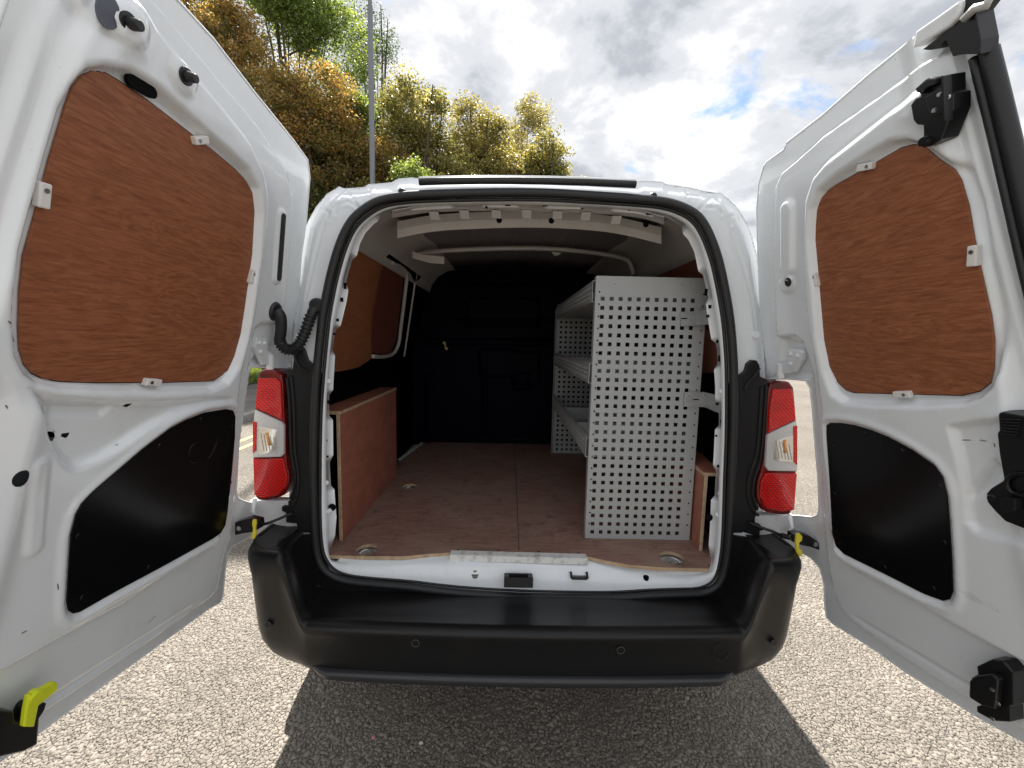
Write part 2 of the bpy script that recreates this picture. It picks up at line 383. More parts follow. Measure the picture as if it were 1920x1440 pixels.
WIN_R = [(1711,272),(1689,278),(1651,300),(1601,328),(1557,353),(1539,372),(1530,400),(1529,450),(1536,528),(1540,591),(1545,650),(1554,684),(1570,716),(1586,731),(1601,736),(1679,738),(1804,741),(1836,733),(1856,717),(1862,690),(1863,638),(1857,591),(1845,538),(1832,481),(1826,450),(1815,385),(1801,338),(1789,319),(1757,297),(1736,278),(1724,272)]
TRIM_R = [(1549,797),(1556,793),(1575,793),(1601,797),(1632,806),(1664,819),(1711,844),(1751,872),(1767,894),(1776,930),(1780,975),(1785,1050),(1787,1110),(1781,1124),(1768,1127),(1732,1114),(1657,1076),(1582,1039),(1567,1024),(1560,1001),(1555,900),(1549,815)]
DOOR_R = [(1920,1391),(1837,1346),(1695,1258),(1642,1219),(1560,1168),(1550,1158),(1547,1140),(1545,1095),(1537,1065),(1520,1045),(1495,1032),(1468,1030),(1468,968),(1496,967),(1522,970),(1533,966),(1536,955),(1534,900),(1529,841),(1523,762),(1519,728),(1510,713),(1476,710),(1430,711),(1427,690),(1425,575),(1420,450),(1419,391),(1423,344),(1432,312),(1439,303),(1470,281),(1476,267),(1539,219),(1632,138),(1726,62),(1814,0)]

def left_door():
    D = DL
    out = ext(D, DOOR_L, 0, [(.70, 1.80), (.783, 1.78), (.788, 1.60), (.80, .45)])
    G = ext(D, [(0,1395),(60,1352),(167,1280),(267,1213),(393,1122),(408,1105),(416,1060),(422,1035),(432,1005),(438,960),(440,925),(450,830),(460,757),(468,700),(490,660),(526,640),(535,560),(545,440),(549,370),(537,317),(483,233),(380,110),(290,0)], .01, [(.75, 1.75), (.765, 1.60), (.775, .49)])
    Pp = ext(D, [(0,1262),(110,1200),(230,1135),(330,1065),(405,1022),(422,990),(428,920),(436,830),(447,760),(454,700),(464,660),(480,590),(492,500),(503,430),(505,370),(497,320),(470,264),(400,177),(330,95),(257,0)], .03, [(.71, 1.715), (.735, 1.6), (.745, .62)])
    REC = D.px([(150,137),(165,124),(200,119),(250,128),(300,160),(367,221),(433,280),(470,316),(489,352),(494,400),(489,480),(478,560),(467,630),(450,690),(430,722),(400,735),(300,740),(120,735),(70,724),(45,706),(28,670),(22,610),(25,540),(36,470),(58,390),(84,300),(114,200),(135,155)], .034)
    Mm = chaikin(D.px([(47,708),(60,745),(80,813),(104,866),(133,890),(160,884),(217,857),(290,805),(345,775),(400,757),(440,754),(440,744),(420,741),(300,750),(120,742),(70,726)], .034), 1)
    sub = D.px([(95,754),(232,754),(200,787),(95,787)], .028)
    K = D.px(TRIM_L, .030)
    pocket = D.px([(478,618),(492,606),(545,604),(556,640),(556,692),(466,692),(474,650)], .014)
    p0, p1 = D.px([(74,872), (62,1028)], .034)
    b1 = D.px([(203,22), (237,42), (345,142)], .034)
    slotR = D.px([(527,405), (519,520)], .014)
    def hf(P):
        h = .014*ss(sdpoly(P, G), -.001, .006) + .020*ss(sdpoly(P, Pp), -.008, .010)
        h -= .021*ss(sdpoly(P, REC), -.002, .014)
        h -= .016*ss(sdpoly(P, Mm), 0, .020) + .005*ss(sdpoly(P, sub), 0, .010)
        dk = sdpoly(P, K); h -= .0055*ss(dk, -.007, -.002); h += .004*np.exp(-((dk+.014)/.006)**2)
        h -= .013*ss(sdpoly(P, pocket), -.004, .008)
        h += .0045*ss(sdpoly(P, capsule(p0, p1, .012)), -.003, .004)
        sc = sdpoly(P, capsule(slotR[0], slotR[1], .017)); h += .006*ss(sc, -.004, .004)
        for c in b1: d = np.linalg.norm(P-c, axis=1); h += .005*ss(-d, -.032, -.02)
        # soft rolls along the free edge
        gate = 1-ss(sdpoly(P, REC), -.045, -.005); h += gate*(.008*np.exp(-((P[:, 0]-.655-.03*(P[:, 1]-1))/.020)**2)*ss(P[:, 1], .62, .8) - .006*np.exp(-((P[:, 0]-.705)/.016)**2))
        # groove beside the hem along the bottom
        h -= .004*np.exp(-((P[:, 1]-.53)/.006)**2)*ss(P[:, 0], .1, .16)
        return h
    hol = [chaikin(D.px(q, .026), 1) for q in ([(82,809),(112,812),(113,822),(106,829),(96,828),(86,822)],)]
    holes = hol + [ell(D.px([c], .026)[0], rx, ry, 14) for c, rx, ry in (((73,767), .0065, .009), ((243,761), .006, .008), ((131,816), .006, .008))]
    holes += [ell(D.px([(31,895)], .034)[0], .010, .013, 16)]
    V, Q = door_mesh(D, out, holes, hf)
    d = mk('rear_door', V, Q, M['white'], van, smooth=True, label='wider rear door on the left with large plywood panel')
    v, f = tube(D.W(out, -.001), .0030, 6, True); mk('hem', v, f, M['white'], d, smooth=True)
    # dark cavities behind the drain holes
    for h in holes: mk('cavity', *slab(D, (h-h.mean(0))*1.25+h.mean(0), -.003, -.001), M['hole'], d)
    mk('slot', *slab(D, D.px([(-6,930),(20,928),(32,930),(31,944),(26,954),(-6,957)], .034), .033, .0345), M['mech'], d)
    # panels
    w = mk('window_panel', *slab(D, D.px(WIN_L, .018), .014, .0185), M['ply_door'], d, bevel=.0008)
    mk('gap_seal', *slab(D, (lambda q: q+(q-q.mean(0))*.006)(D.px(WIN_L, .015)), .0128, .0145), M['hole'], d)
    t = mk('trim_panel', *slab(D, D.px(TRIM_L, .031), .0285, .0315), M['gloss'], d, bevel=.002)
    for c in ((436,800),(432,905),(415,985),(280,1062),(155,1120),(147,1005),(300,835),(378,785)):
        mk('screw', *cyl(D.P(*c, .0315), D.n, .0045, .0012, 12, .0035), M['gloss'], d)
    # recessed grip pocket in the trim
    g = D.px([(360,835),(405,820),(402,840),(388,862),(358,866)], .0316); V1, F1 = tube(D.W(sp(g, 4), .032), .0016, 6, True); mk('grip_rim', V1, F1, M['gloss'], d, smooth=True)
    # plastic clips that hold the window panel
    for (x, y), ang in (((373,262), -38), ((76,365), 80), ((470,518), 88), ((283,716), 0)):
        clip(D, x, y, ang, d)
    # oval patch, rubber buffers, cable slot
    mk('oval_plug', *slab(D, ell(D.px([(202,22)], .037)[0], .016, .022, 20), .036, .0385), material('grey_plug', (.10, .11, .14), .5), d)
    for (x, y) in ((237,42), (345,142)):
        P = D.P(x, y, .036); v, f = join([cyl(P, D.n, .014, .006, 16), cyl(P+D.n*.006, D.n, .009, .016, 14, .007)]); mk('rubber_buffer', v, f, M['rubber'], d, smooth=False, bevel=.001)
    e0, e1 = D.px([(247,152), (282,172)], .022); mk('high_light_slot', *slab(D, capsule(e0, e1, .0095), .018, .0255), M['hole'], d, bevel=.001)
    for (x, y) in ((482,411), (465,547)): mk('bolt_hole', *cyl(D.P(x, y, .0155), D.n, .004, .0006, 10), M['hole'], d)
    mk('side_stop', *slab(D, capsule(slotR[0], slotR[1], .0085), .012, .0235), M['rubber'], d, bevel=.002)
    # hinge leaf
    hinge(D, [(481,634),(499,634),(501,657),(515,664),(516,684),(492,684),(485,668),(477,652)], (506,664), (506,690), ((487,643),(496,643),(489,660)), d)
    # door release lever at the lower left, black bracket with lime handle
    br = [(-10,1330),(22,1332),(24,1350),(50,1352),(60,1330),(68,1320),(84,1316),(80,1330),(70,1345),(66,1395),(40,1408),(-10,1420)]
    mk('latch', *slab(D, D.px(br, .045), .014, .050), M['mech'], d, bevel=.003)
    lv = D.px([(50,1302),(60,1299),(98,1277),(105,1280),(104,1292),(68,1322),(60,1362),(40,1362),(44,1330)], .055)
    mk('release_lever', *slab(D, lv, .050, .060), M['yellow'], d, bevel=.0025)
    v, f = cyl(D.P(57,1303,.050), D.n, .010, .014, 16); mk('lever_pivot', v, f, M['yellow'], d)
    for (x, y, L, a) in ((30,636,.009,60),(18,604,.004,40),(107,1100,.012,70),(16,764,.006,50),(45,1185,.006,0),(300,1165,.016,-30),(230,836,.006,0)):
        p = D.px([(x, y)], .034)[0]; t_ = np.array([math.cos(math.radians(a)), math.sin(math.radians(a))])*L/2
        hh = hf(p[None])[0]
        mk('scratch', *slab(D, capsule(p-t_, p+t_, .0009, 3), hh+.0002, hh+.0006), M['steel'], d)
    return d
def clip(D, x, y, ang, d):
    p = D.px([(x, y)], .02)[0]; a = math.radians(ang); t = np.array([math.cos(a), math.sin(a)]); s = np.array([-t[1], t[0]])
    V, Fc = join([slab(D, [p-t*.017-s*.007, p+t*.017-s*.007, p+t*.017+s*.007, p-t*.017+s*.007], .016, .028)])
    c = mk('panel_clip', V, Fc, M['clip'], d, bevel=.002)
    v, f = cyl(D.W([p+t*.007], .028)[0], D.n, .0035, .0012, 10); mk('screw', v, f, M['steel'], c)
def hinge(D, poly, k0, k1, bolts, d):
    a = mk('hinge', *slab(D, D.px(poly, .012), .002, .014), M['white'], d, bevel=.0015)
    v, f = tube([D.P(*k0, .010), D.P(*k1, .010)], .0105, 12); mk('knuckle', v, f, M['white'], a, smooth=False)
    for b in bolts: v, f = cyl(D.P(*b, .014), D.n, .006, .005, 8, .0045); mk('bolt', v, f, M['white'], a)

def right_door():
    D = DR
    out = ext(D, DOOR_R, 0, [(.667, 1.765), (.665, 1.60), (.66, .45)])
    G = ext(D, [(1920,1368),(1840,1325),(1700,1238),(1655,1206),(1600,1165),(1577,1142),(1565,1110),(1556,1075),(1548,1020),(1542,900),(1536,830),(1530,760),(1524,700),(1510,650),(1480,640),(1456,632),(1452,520),(1451,450),(1454,350),(1466,322),(1495,298),(1545,252),(1664,167),(1760,98)], .01, [(.64, 1.715), (.638, 1.60), (.633, .50)])
    Pp = ext(D, [(1920,1246),(1800,1180),(1700,1120),(1640,1088),(1590,1062),(1563,1035),(1554,990),(1548,900),(1541,830),(1537,760),(1528,690),(1514,610),(1506,520),(1505,450),(1508,375),(1522,333),(1545,305),(1664,211),(1740,160)], .03, [(.618, 1.675), (.612, 1.60), (.607, .62)])
    REC = D.px([(1511,450),(1515,392),(1530,355),(1570,322),(1632,281),(1664,262),(1697,257),(1730,265),(1765,290),(1803,318),(1824,380),(1840,465),(1866,585),(1874,650),(1872,700),(1860,730),(1836,751),(1804,762),(1726,766),(1632,764),(1580,759),(1556,742),(1541,700),(1529,640),(1520,540)], .034)
    K = D.px(TRIM_R, .030)
    st = np.vstack([chaikin(D.px([(1772,795),(1790,860),(1801,925),(1806,980),(1830,1003),(1880,1016),(1935,1028)], .034), 0), [(.62, .9), (.62, 1.12)]])
    tri = D.px([(1857,860),(1884,888),(1818,941),(1806,928)], .034)
    pill = capsule(*D.px([(1479,392), (1479,500)], .014), .021)
    boss = D.px([(1477,531)], .014)[0]
    pocket = D.px([(1458,632),(1490,628),(1506,642),(1512,700),(1512,712),(1440,712),(1456,690)], .014)
    p0, p1 = D.px([(1730,90), (1740,160)], .014)
    def hf(P):
        h = .014*ss(sdpoly(P, G), -.001, .006) + .020*ss(sdpoly(P, Pp), -.010, .011)
        h -= .021*ss(sdpoly(P, REC), -.002, .014)
        dk = sdpoly(P, K); h -= .0055*ss(dk, -.007, -.002); h += .004*np.exp(-((dk+.015)/.007)**2)
        h -= .010*ss(sdpoly(P, st), 0, .014); h -= .006*ss(sdpoly(P, tri), -.002, .006)
        h += .012*ss(sdpoly(P, pill), -.007, .006); d = np.linalg.norm(P-boss, axis=1); h += .010*ss(-d, -.03, -.018)
        h -= .013*ss(sdpoly(P, pocket), -.004, .008)
        h += .007*np.exp(-((P[:, 0]-.585)/.022)**2)*ss(P[:, 1], .62, .8)*(1-ss(sdpoly(P, REC), -.04, -.005))
        h -= .004*np.exp(-((P[:, 1]-.53)/.006)**2)*ss(P[:, 0], .1, .16)
        return h
    V, Q = door_mesh(D, out, [], hf)
    d = mk('rear_door', V, Q, M['white'], van, smooth=True, label='narrower rear door on the right with black seal and latches')
    v, f = tube(D.W(out, -.001), .0030, 6, True); mk('hem', v, f, M['white'], d, smooth=True)
    mk('window_panel', *slab(D, D.px(WIN_R, .018), .014, .0185), M['ply_door'], d, bevel=.0008)
    mk('gap_seal', *slab(D, (lambda q: q+(q-q.mean(0))*.006)(D.px(WIN_R, .015)), .0128, .0145), M['hole'], d)
    mk('trim_panel', *slab(D, D.px(TRIM_R, .031), .0285, .0315), M['gloss'], d, bevel=.002)
    for c in ((1561,835),(1564,925),(1573,1018),(1658,1062),(1750,1103),(1770,1017),(1762,912),(1690,845),(1620,812)):
        mk('screw', *cyl(D.P(*c, .0315), D.n, .0045, .0012, 12, .0035), M['gloss'], d)
    for (x, y), ang in (((1626,312), -22), ((1829,479), 75), ((1531,524), 88), ((1695,739), 0)): clip(D, x, y, ang, d)
    P = D.P(1478, 529, .026); v, f = join([cyl(P, D.n, .012, .002, 16), cyl(P, D.n, .0085, .006, 14, .006)]); mk('rubber_buffer', v, f, M['rubber'], d, bevel=.001)
    hinge(D, [(1478,655),(1500,656),(1506,662),(1504,674),(1490,697),(1477,700),(1458,699),(1458,684),(1476,680)], (1464,682), (1464,708), ((1482,664),(1495,667),(1482,682)), d)
    # seal on the free edge
    sa = D.px([(1848,95),(1868,175),(1892,275),(1915,375)], .012); pth = np.vstack([sa, [(sa[-1][0]-.003, 1.3), (sa[-1][0]-.006, 1.0), (sa[-1][0]-.008, .7), (sa[-1][0]-.008, .50)]])
    pth = sp(pth, 8, False)
    v, f = tube(D.W(pth, .008), .0125, 10); mk('edge_seal', v, f, M['rubber'], d, smooth=True)
    v, f = tube(D.W(pth-[.012, 0], .018), .0055, 8); mk('seal_lip', v, f, M['rubber'], d, smooth=True)
    # upper latch
    up = D.px([(1782,139),(1783,173),(1792,174),(1792,204),(1770,260),(1749,273),(1734,277),(1731,265),(1736,254),(1736,234),(1724,233),(1717,225),(1712,196),(1722,183),(1731,179),(1729,174),(1723,172),(1720,166),(1742,146),(1772,142)], .045)
    L1 = mk('upper_latch', *slab(D, up, .018, .050), M['mech'], d, bevel=.002)
    mk('latch_plate', *slab(D, D.px([(1735,181),(1768,163),(1771,208),(1764,216),(1746,214),(1741,206)], .056), .050, .057), M['mech'], L1, bevel=.0015)
    mk('latch_fin', *slab(D, D.px([(1769,142),(1773,142),(1776,226),(1772,226)], .060), .050, .064), M['mech'], L1)
    mk('latch_jaw', *slab(D, D.px([(1720,166),(1742,147),(1760,146),(1758,158),(1740,165),(1733,176),(1724,174)], .056), .050, .060), M['mech'], L1, bevel=.0015)
    for x, y in ((1748,149),(1762,177),(1752,207),(1778,182)): v, f = cyl(D.P(x, y, .057), D.n, .004, .0022, 10, .003); mk('rivet', v, f, M['steel'], L1)
    v, f = cyl(D.P(1739,264,.05), D.n, .009, .010, 14, .007); mk('pivot', v, f, M['mech'], L1)
    # middle lock and inner handle
    mid = D.px([(1874,775),(1879,772),(1920,779),(1960,785),(1960,1000),(1920,990),(1887,977),(1867,957),(1853,940),(1852,924),(1860,915),(1885,900),(1876,850),(1872,812),(1876,806)], .045)
    L2 = mk('lock', *slab(D, mid, .018, .048), M['mech'], d, bevel=.003)
    for k in range(6):
        y = 786+k*5.6; v, f = tube([D.P(1877+k*.8, y, .050), D.P(1916-k*1.5, y+1.2+k*.4, .050)], .0014, 6); mk('rib', v, f, M['plastic'], L2)
    mk('lock_block', *slab(D, D.px([(1879,934),(1893,931),(1907,935),(1907,957),(1892,960),(1880,956)], .058), .048, .062), M['plastic'], L2, bevel=.001)
    v, f = cyl(D.P(1861,935,.048), D.n, .0075, .003, 14, .006); mk('screw', v, f, M['mech'], L2)
    v, f = tube(D.W(sp(D.px([(1888,906),(1896,893),(1912,889),(1935,893),(1935,925),(1900,925)], .052), 4), .052), .004, 6, True); mk('handle_rim', v, f, M['mech'], L2, smooth=True)
    # lower latch
    lo = D.px([(1860,1236),(1882,1239),(1901,1260),(1902,1322),(1895,1325),(1896,1354),(1864,1352),(1832,1335),(1832,1324),(1846,1320),(1821,1307),(1822,1271),(1834,1264),(1832,1249)], .040)
    L3 = mk('lower_latch', *slab(D, lo, .012, .042), M['mech'], d, bevel=.003)
    mk('latch_box', *slab(D, D.px([(1824,1275),(1836,1266),(1866,1262),(1878,1272),(1872,1328),(1848,1322),(1823,1306)], .050), .042, .058), M['mech'], L3, bevel=.003)
    for x, y in ((1861,1293),(1872,1319),(1862,1348)): v, f = cyl(D.P(x, y, .058), D.n, .0035, .0018, 10); mk('rivet', v, f, M['steel'], L3)
    # top corner: white cap over torn black tape
    mk('corner_cap', *slab(D, D.px([(1729,56),(1722,90),(1731,85),(1790,49),(1808,32),(1816,4),(1812,-2),(1770,28)], .03), .0, .042), M['white'], d, bevel=.006)
    mk('black_corner_cover', *slab(D, D.px([(1735,92),(1752,93),(1760,86),(1770,87),(1780,74),(1793,105),(1801,101),(1845,100),(1846,72),(1836,22),(1860,-10),(1818,-10),(1808,33),(1790,51)], .028), .004, .034), M['mech'], d, bevel=.001)
    v, f = tube([D.P(1806,36,.04), D.P(1828,15,.04), D.P(1850,10,.04), D.P(1856,-6,.04)], .006, 6); mk('torn_strip', v, f, material('grey_tape', (.5, .5, .49), .5), d, smooth=True)
    for (x, y, L, a) in ((1859,836,.006,90),(1803,827,.014,5),(1835,828,.010,-5),(1705,130,.003,0),(1691,144,.003,0)):
        p = D.px([(x, y)], .034)[0]; t_ = np.array([math.cos(math.radians(a)), math.sin(math.radians(a))])*L/2; hh = hf(p[None])[0]
        mk('scratch', *slab(D, capsule(p-t_, p+t_, .0009, 3), hh+.0002, hh+.0006), M['steel'], d)
    return d
doorL = left_door(); doorR = right_door()

# wiring gaiter between body and wide door
def gaiter():
    D = DL; p0 = D.P(518, 583, .02); pts = [p0]
    px = [(526,594),(527,618),(525,640),(535,654),(548,655),(561,645),(572,623),(581,597),(590,578)]
    Ys = np.linspace(p0[1]+.004, 1.235, len(px)); pts += [atY(x, y, Y) for (x, y), Y in zip(px, Ys)]
    path = sp(pts, 18, False); m = len(path); s = np.linspace(0, 1, m)
    r = .0150+.0024*np.sin(np.arange(m)*2*math.pi/5.0)*((s > .34) & (s < .93))
    v, f = tube(path, r, 14); g = mk('wiring_gaiter', v, f, M['rubber'], doorL, smooth=True)
    v, f = join([cyl(D.P(513, 583, .010), D.n, .030, .012, 22, .022)]); mk('grommet', v, f, M['rubber'], doorL, smooth=False, bevel=.003)
    c = atY(594, 573, 1.236); v, f = cyl(c, [0, -1, 0], .024, .012, 20, .018); mk('grommet', v, f, M['rubber'], van, bevel=.003)
gaiter()

# ------------------------------------------------------------------ van rear body ring
SEAL = [(606,620),(609,595),(615,560),(626,510),(641,460),(660,421),(685,396),(716,379),(760,371),(810,368),(877,366),(960,365),(1030,366),(1100,370),(1190,376),(1245,382),(1280,393),(1305,409),(1323,436),(1340,480),(1351,525),(1362,585),(1368,640),(1371,700),(1371,800),(1367,900),(1363,1000),(1358,1050),(1350,1080),(1337,1098),(1312,1108),(1270,1110),(1222,1112),(1164,1116),(1106,1117),(1030,1116),(960,1114),(880,1109),(819,1103),(765,1096),(684,1089),(645,1083),(620,1072),(605,1055),(597,1030),(593,980),(592,900),(592,830),(594,760),(599,690)]
CEN = (985., 740.)
def polar(poly, th):
    """radius of a px polygon around CEN at the angles th"""
    P = np.asarray(poly, float)-CEN; out = np.zeros(len(th))
    for i, t in enumerate(th):
        d = np.array([math.cos(t), math.sin(t)]); best = 0
        for j in range(len(P)):
            a, b = P[j], P[(j+1) % len(P)]; e = b-a; den = d[0]*e[1]-d[1]*e[0]
            if abs(den) < 1e-9: continue
            s = (a[0]*e[1]-a[1]*e[0])/den; u = (a[0]*d[1]-a[1]*d[0])/den
            if s > 0 and -1e-6 <= u <= 1+1e-6: best = max(best, s)
        out[i] = best
    return out
def loop_px(r, th): return np.stack([CEN[0]+r*np.cos(th), CEN[1]+r*np.sin(th)], 1)
YR = 1.24
seal = sp(SEAL, 4)
sealW = np.array([atY(x, y, YR) for x, y in seal]); cW = sealW.mean(0)
# black door seal: round bulb with an inner lip
v, f = tube(sealW+(sealW-cW)/np.linalg.norm(sealW-cW, axis=1)[:, None]*.003+[0, -.008, 0], .0125, 12, True, flat=1.0); mk('door_seal', v, f, M['rubber'], van, smooth=True)
cW = sealW.mean(0); inn = sealW+(cW-sealW)/np.linalg.norm(cW-sealW, axis=1)[:, None]*.0125
v, f = tube(inn+[0, .004, 0], .0055, 8, True); mk('seal_lip', v, f, M['rubber'], van, smooth=True)

RIM = [(960,331),(870,331),(785,334),(772,332),(745,334),(735,341),(690,345),(682,350),(645,353),(635,349),(612,363),(592,387),(574,420),(563,480),(555,560),(548,640),(546,700),(543,850),(542,1000),(560,1090),(600,1125),(700,1140),(985,1150),(1270,1150),(1370,1140),(1412,1090),(1430,1000),(1434,850),(1436,700),(1432,640),(1428,560),(1420,480),(1406,430),(1386,392),(1352,360),(1340,362),(1325,360),(1300,352),(1292,351),(1250,345),(1243,340),(1200,338),(1190,342),(1100,337)]
def toxz(px, Y=YR): q = np.array([atY(x, y, Y) for x, y in px]); return q[:, [0, 2]]
def body_ring():
    out = toxz(RIM, 1.278); hole = toxz(seal)
    gr = [np.array(toxz(g)) for g in ([(636,352),(622,385),(610,410),(600,440),(585,500),(572,560)], [(645,353),(672,388)], [(690,347),(691,372)], [(640,360),(690,357)], [(600,388),(616,398),(614,410)], [(628,400),(634,382),(652,376),(672,390)],
                                      [(1348,362),(1362,400),(1375,440),(1395,500),(1412,560),(1420,620)], [(1340,364),(1310,395)], [(1292,352),(1292,385)], [(1294,362),(1316,362)], [(1386,400),(1370,405),(1374,420)], [(1355,400),(1345,388),(1325,388)])]
    def hf(P):
        s = sdpoly(P, out); h = -.036*(1-ss(s, 0, .06))**1.3
        for g in gr:
            d = np.full(len(P), 9.)
            for a, b in zip(g[:-1], g[1:]):
                e = b-a; t = np.clip((P-a)@e/(e@e), 0, 1); d = np.minimum(d, np.linalg.norm(P-a-t[:, None]*e, axis=1))
            h -= .0035*np.exp(-(d/.0035)**2); h += .0018*np.exp(-((d-.009)/.004)**2)
        # shallow oblong pressing beside the seal
        return h
    P, h, q, s = relief(out, [hole], hf, .0045)
    V = np.stack([P[:, 0], YR+.004-h, P[:, 1]], 1)
    mk('rear_frame', V, q, M['white'], van, smooth=True)
body_ring()

# outer body shell running forward (roof, sides, floor pan)
def shell():
    rim = toxz(RIM, 1.278)
    th = np.linspace(0, 2*math.pi, 160, endpoint=False); c = np.array([XC, 1.05])
    Pp = rim-c; R = np.zeros(len(th))
    for i, t in enumerate(th):
        d = np.array([math.cos(t), math.sin(t)])
        for j in range(len(Pp)):
            a, b = Pp[j], Pp[(j+1) % len(Pp)]; e = b-a; den = d[0]*e[1]-d[1]*e[0]
            if abs(den) < 1e-12: continue
            s = (a[0]*e[1]-a[1]*e[0])/den; u = (a[0]*d[1]-a[1]*d[0])/den
            if s > 0 and -1e-6 <= u <= 1+1e-6: R[i] = max(R[i], s)
    base = c+np.stack([np.cos(th), np.sin(th)], 1)*R[:, None]
    secs = [(1.279, -.0005, -.0005, 1), (1.32, .012, .010, 1), (1.50, .045, .03, 1), (2.0, .075, .045, 1), (3.0, .085, .05, 1), (3.6, .085, .03, 1), (4.1, .07, -.10, .80), (4.6, .06, -.50, .55), (5.0, .04, -.58, .5), (5.35, -.08, -.62, .42), (5.42, -.16, -.66, .40)]
    V = []; n = len(th)
    for Y, dx, dz, zs in secs:
        for (x, z) in base:
            sx = math.copysign(dx, x-XC)*min(1, abs(x-XC)/.3); zz = z
            if z > 1.0: zz = 1.0+(z-1.0+dz*min(1, (z-1.0)/.5))*(zs if dz < 0 else 1)
            if z < .5: zz = .34+.1*(z-.4)
            V.append((x+sx, Y, zz))
    Fc = [[i*n+k, i*n+(k+1) % n, (i+1)*n+(k+1) % n, (i+1)*n+k] for i in range(len(secs)-1) for k in range(n)]
    Fc.append([(len(secs)-1)*n+k for k in range(n)])
    mk('body_shell', V, Fc, M['white'], van, smooth=True)
shell()
for sx in (-1, 1):
    for Y in (1.76, 4.55):
        x = XC+sx*.83
        w = mk('wheel', *join([cyl((x, Y, .31), (-sx, 0, 0), .31, .17, 36)]), M['tyre'], van, bevel=.02)
        v, f = cyl((x+sx*.004, Y, .31), (-sx, 0, 0), .19, .19, 24, .17); mk('rim', v, f, M['steel'], w)

# black rubber strip on the trailing edge of the roof, screw plugs
top = [(786,341),(830,339.5),(900,338.5),(960,338.5),(1030,339.5),(1100,341.5),(1192,346)]
v, f = tube([atY(x, y, 1.222) for x, y in top], .0105, 8, flat=1.0); mk('roof_edge_strip', v, f, M['rubber'], van, smooth=True)
v, f = tube([atY(x, y-6, 1.255) for x, y in top], .006, 8); mk('roof_edge_lip', v, f, M['white'], van, smooth=True)
for x, y in ((754,361), (1224,369)):
    v, f = cyl(atY(x, y, 1.240), (0, -1, 0), .013, .010, 16, .009); mk('screw_plug', v, f, M['rubber'], van, bevel=.001)
for x, y in ((545+8,628+3), (1420,628)):
    v, f = cyl(atY(x+8 if x < 900 else x-6, y, 1.250), (0, -1, 0), .013, .012, 18, .011); mk('blanking_plug', v, f, M['white'], van, bevel=.002)

# ------------------------------------------------------------------ door aperture jamb
JAMB = [(635,627),(628,670),(625,720),(624,760),(625,870),(628,932),(631,970),(625,1045),(700,1041),(845,1036),(975,1034),(1100,1043),(1200,1054),(1326,1063),(1331,990),(1333,945),(1335,895),(1338,857),(1341,795),(1341,725),(1339,695),(1338,657),(1332,627),(1323,569),(1316,535),(1309,507),(1302,472),(1291,450),(1273,430),(1250,416),(1224,407),(1190,400),(1100,393),(960,389),(877,389),(760,395),(727,405),(702,419),(685,437),(675,457),(667,488),(656,527),(650,565)]
def jamb():
    th = np.linspace(0, 2*math.pi, 720, endpoint=False); n = len(th)
    rs = polar(seal, th)-9; rj = polar(JAMB, th)
    def ringY(Y0, Yb): return np.where((th > .50) & (th < 2.62), Yb, Y0)
    # bottom of the opening (y down in px -> sin>0): sill is a shallow shelf
    sb = ss(np.sin(th), .62, .70)
    # stamped notches
    per = 38; k = np.arange(n) % per
    notch = ((k > 4) & (k < 20)).astype(float); notch = np.convolve(np.r_[notch[-3:], notch, notch[:3]], np.ones(3)/3, 'same')[3:-3]
    side = (1-sb)*ss(-np.sin(th), -2, .82) * (1-ss(-np.sin(th), .80, .95))
    rj2 = rj + notch*7*(1-sb)*np.where(np.abs(np.cos(th)) > .55, 1, 0)
    rings = []
    for r, Y in ((rs+10, YR+.004), (rs, YR+.004), (rs*.72+rj*.28-1, YR+.010), (rs*.5+rj*.5, YR+.035), (rs*.42+rj2*.58, YR+.045)):
        rings.append(np.array([atY(x, y, YR+(Y-YR)*(1-.6*s)) for (x, y), s in zip(loop_px(r, th), sb)]))
    depth = .055+.030*notch*(1-sb)
    px = loop_px(rj2, th)
    rings.append(np.array([atZ(x, y, .572) if s > .5 else atY(x, y, YR+d) for (x, y), s, d in zip(px, sb, depth)]))
    V = np.vstack(rings); Fc = [[i*n+a, i*n+(a+1) % n, (i+1)*n+(a+1) % n, (i+1)*n+a] for i in range(len(rings)-1) for a in range(n)]
    smat = M['white']
    mk('door_jamb', V, Fc, smat, van, smooth=True)
    # punched slots and bolt heads on the jamb
    for x, y, w_, h_ in ((647,536,3,9),(641,562,3,6),(633,600,3,4),(626,626,3,3),(618,656,3,6),(616,754,4,5),(611,775,2,3),(612,826,2,3),(614,856,2,3),
                         (1324,548,3,10),(1331,575,3,5),(1345,640,2,5),(1349,672,3,9),(1355,771,4,7),(1352,789,2,3),(1343,817,2,3),(1347,874,3,4)):
        P = atY(x, y, YR+.034); d = YR/F
        mk('slot', *obox(P, (w_*2*d*.8, 0, 0), (0, .004, 0), (0, 0, h_*1.6*d*.8)), M['hole'], van)
    for x, y in ((617,715),(612,905),(618,958),(1352,734),(1350,925),(1345,965)):
        v, f = cyl(atY(x, y, YR+.030), (0, -1, 0), .009, .006, 14, .006); mk('bump_stop', v, f, M['white'], van, smooth=False, bevel=.001)
    for x, y in ((623,951), (1329,970)):
        P = atY(x, y, YR+.038); mk('drain_hole', *cyl(P, (0, -1, 0), .012, .003, 16), M['hole'], van)
jamb()
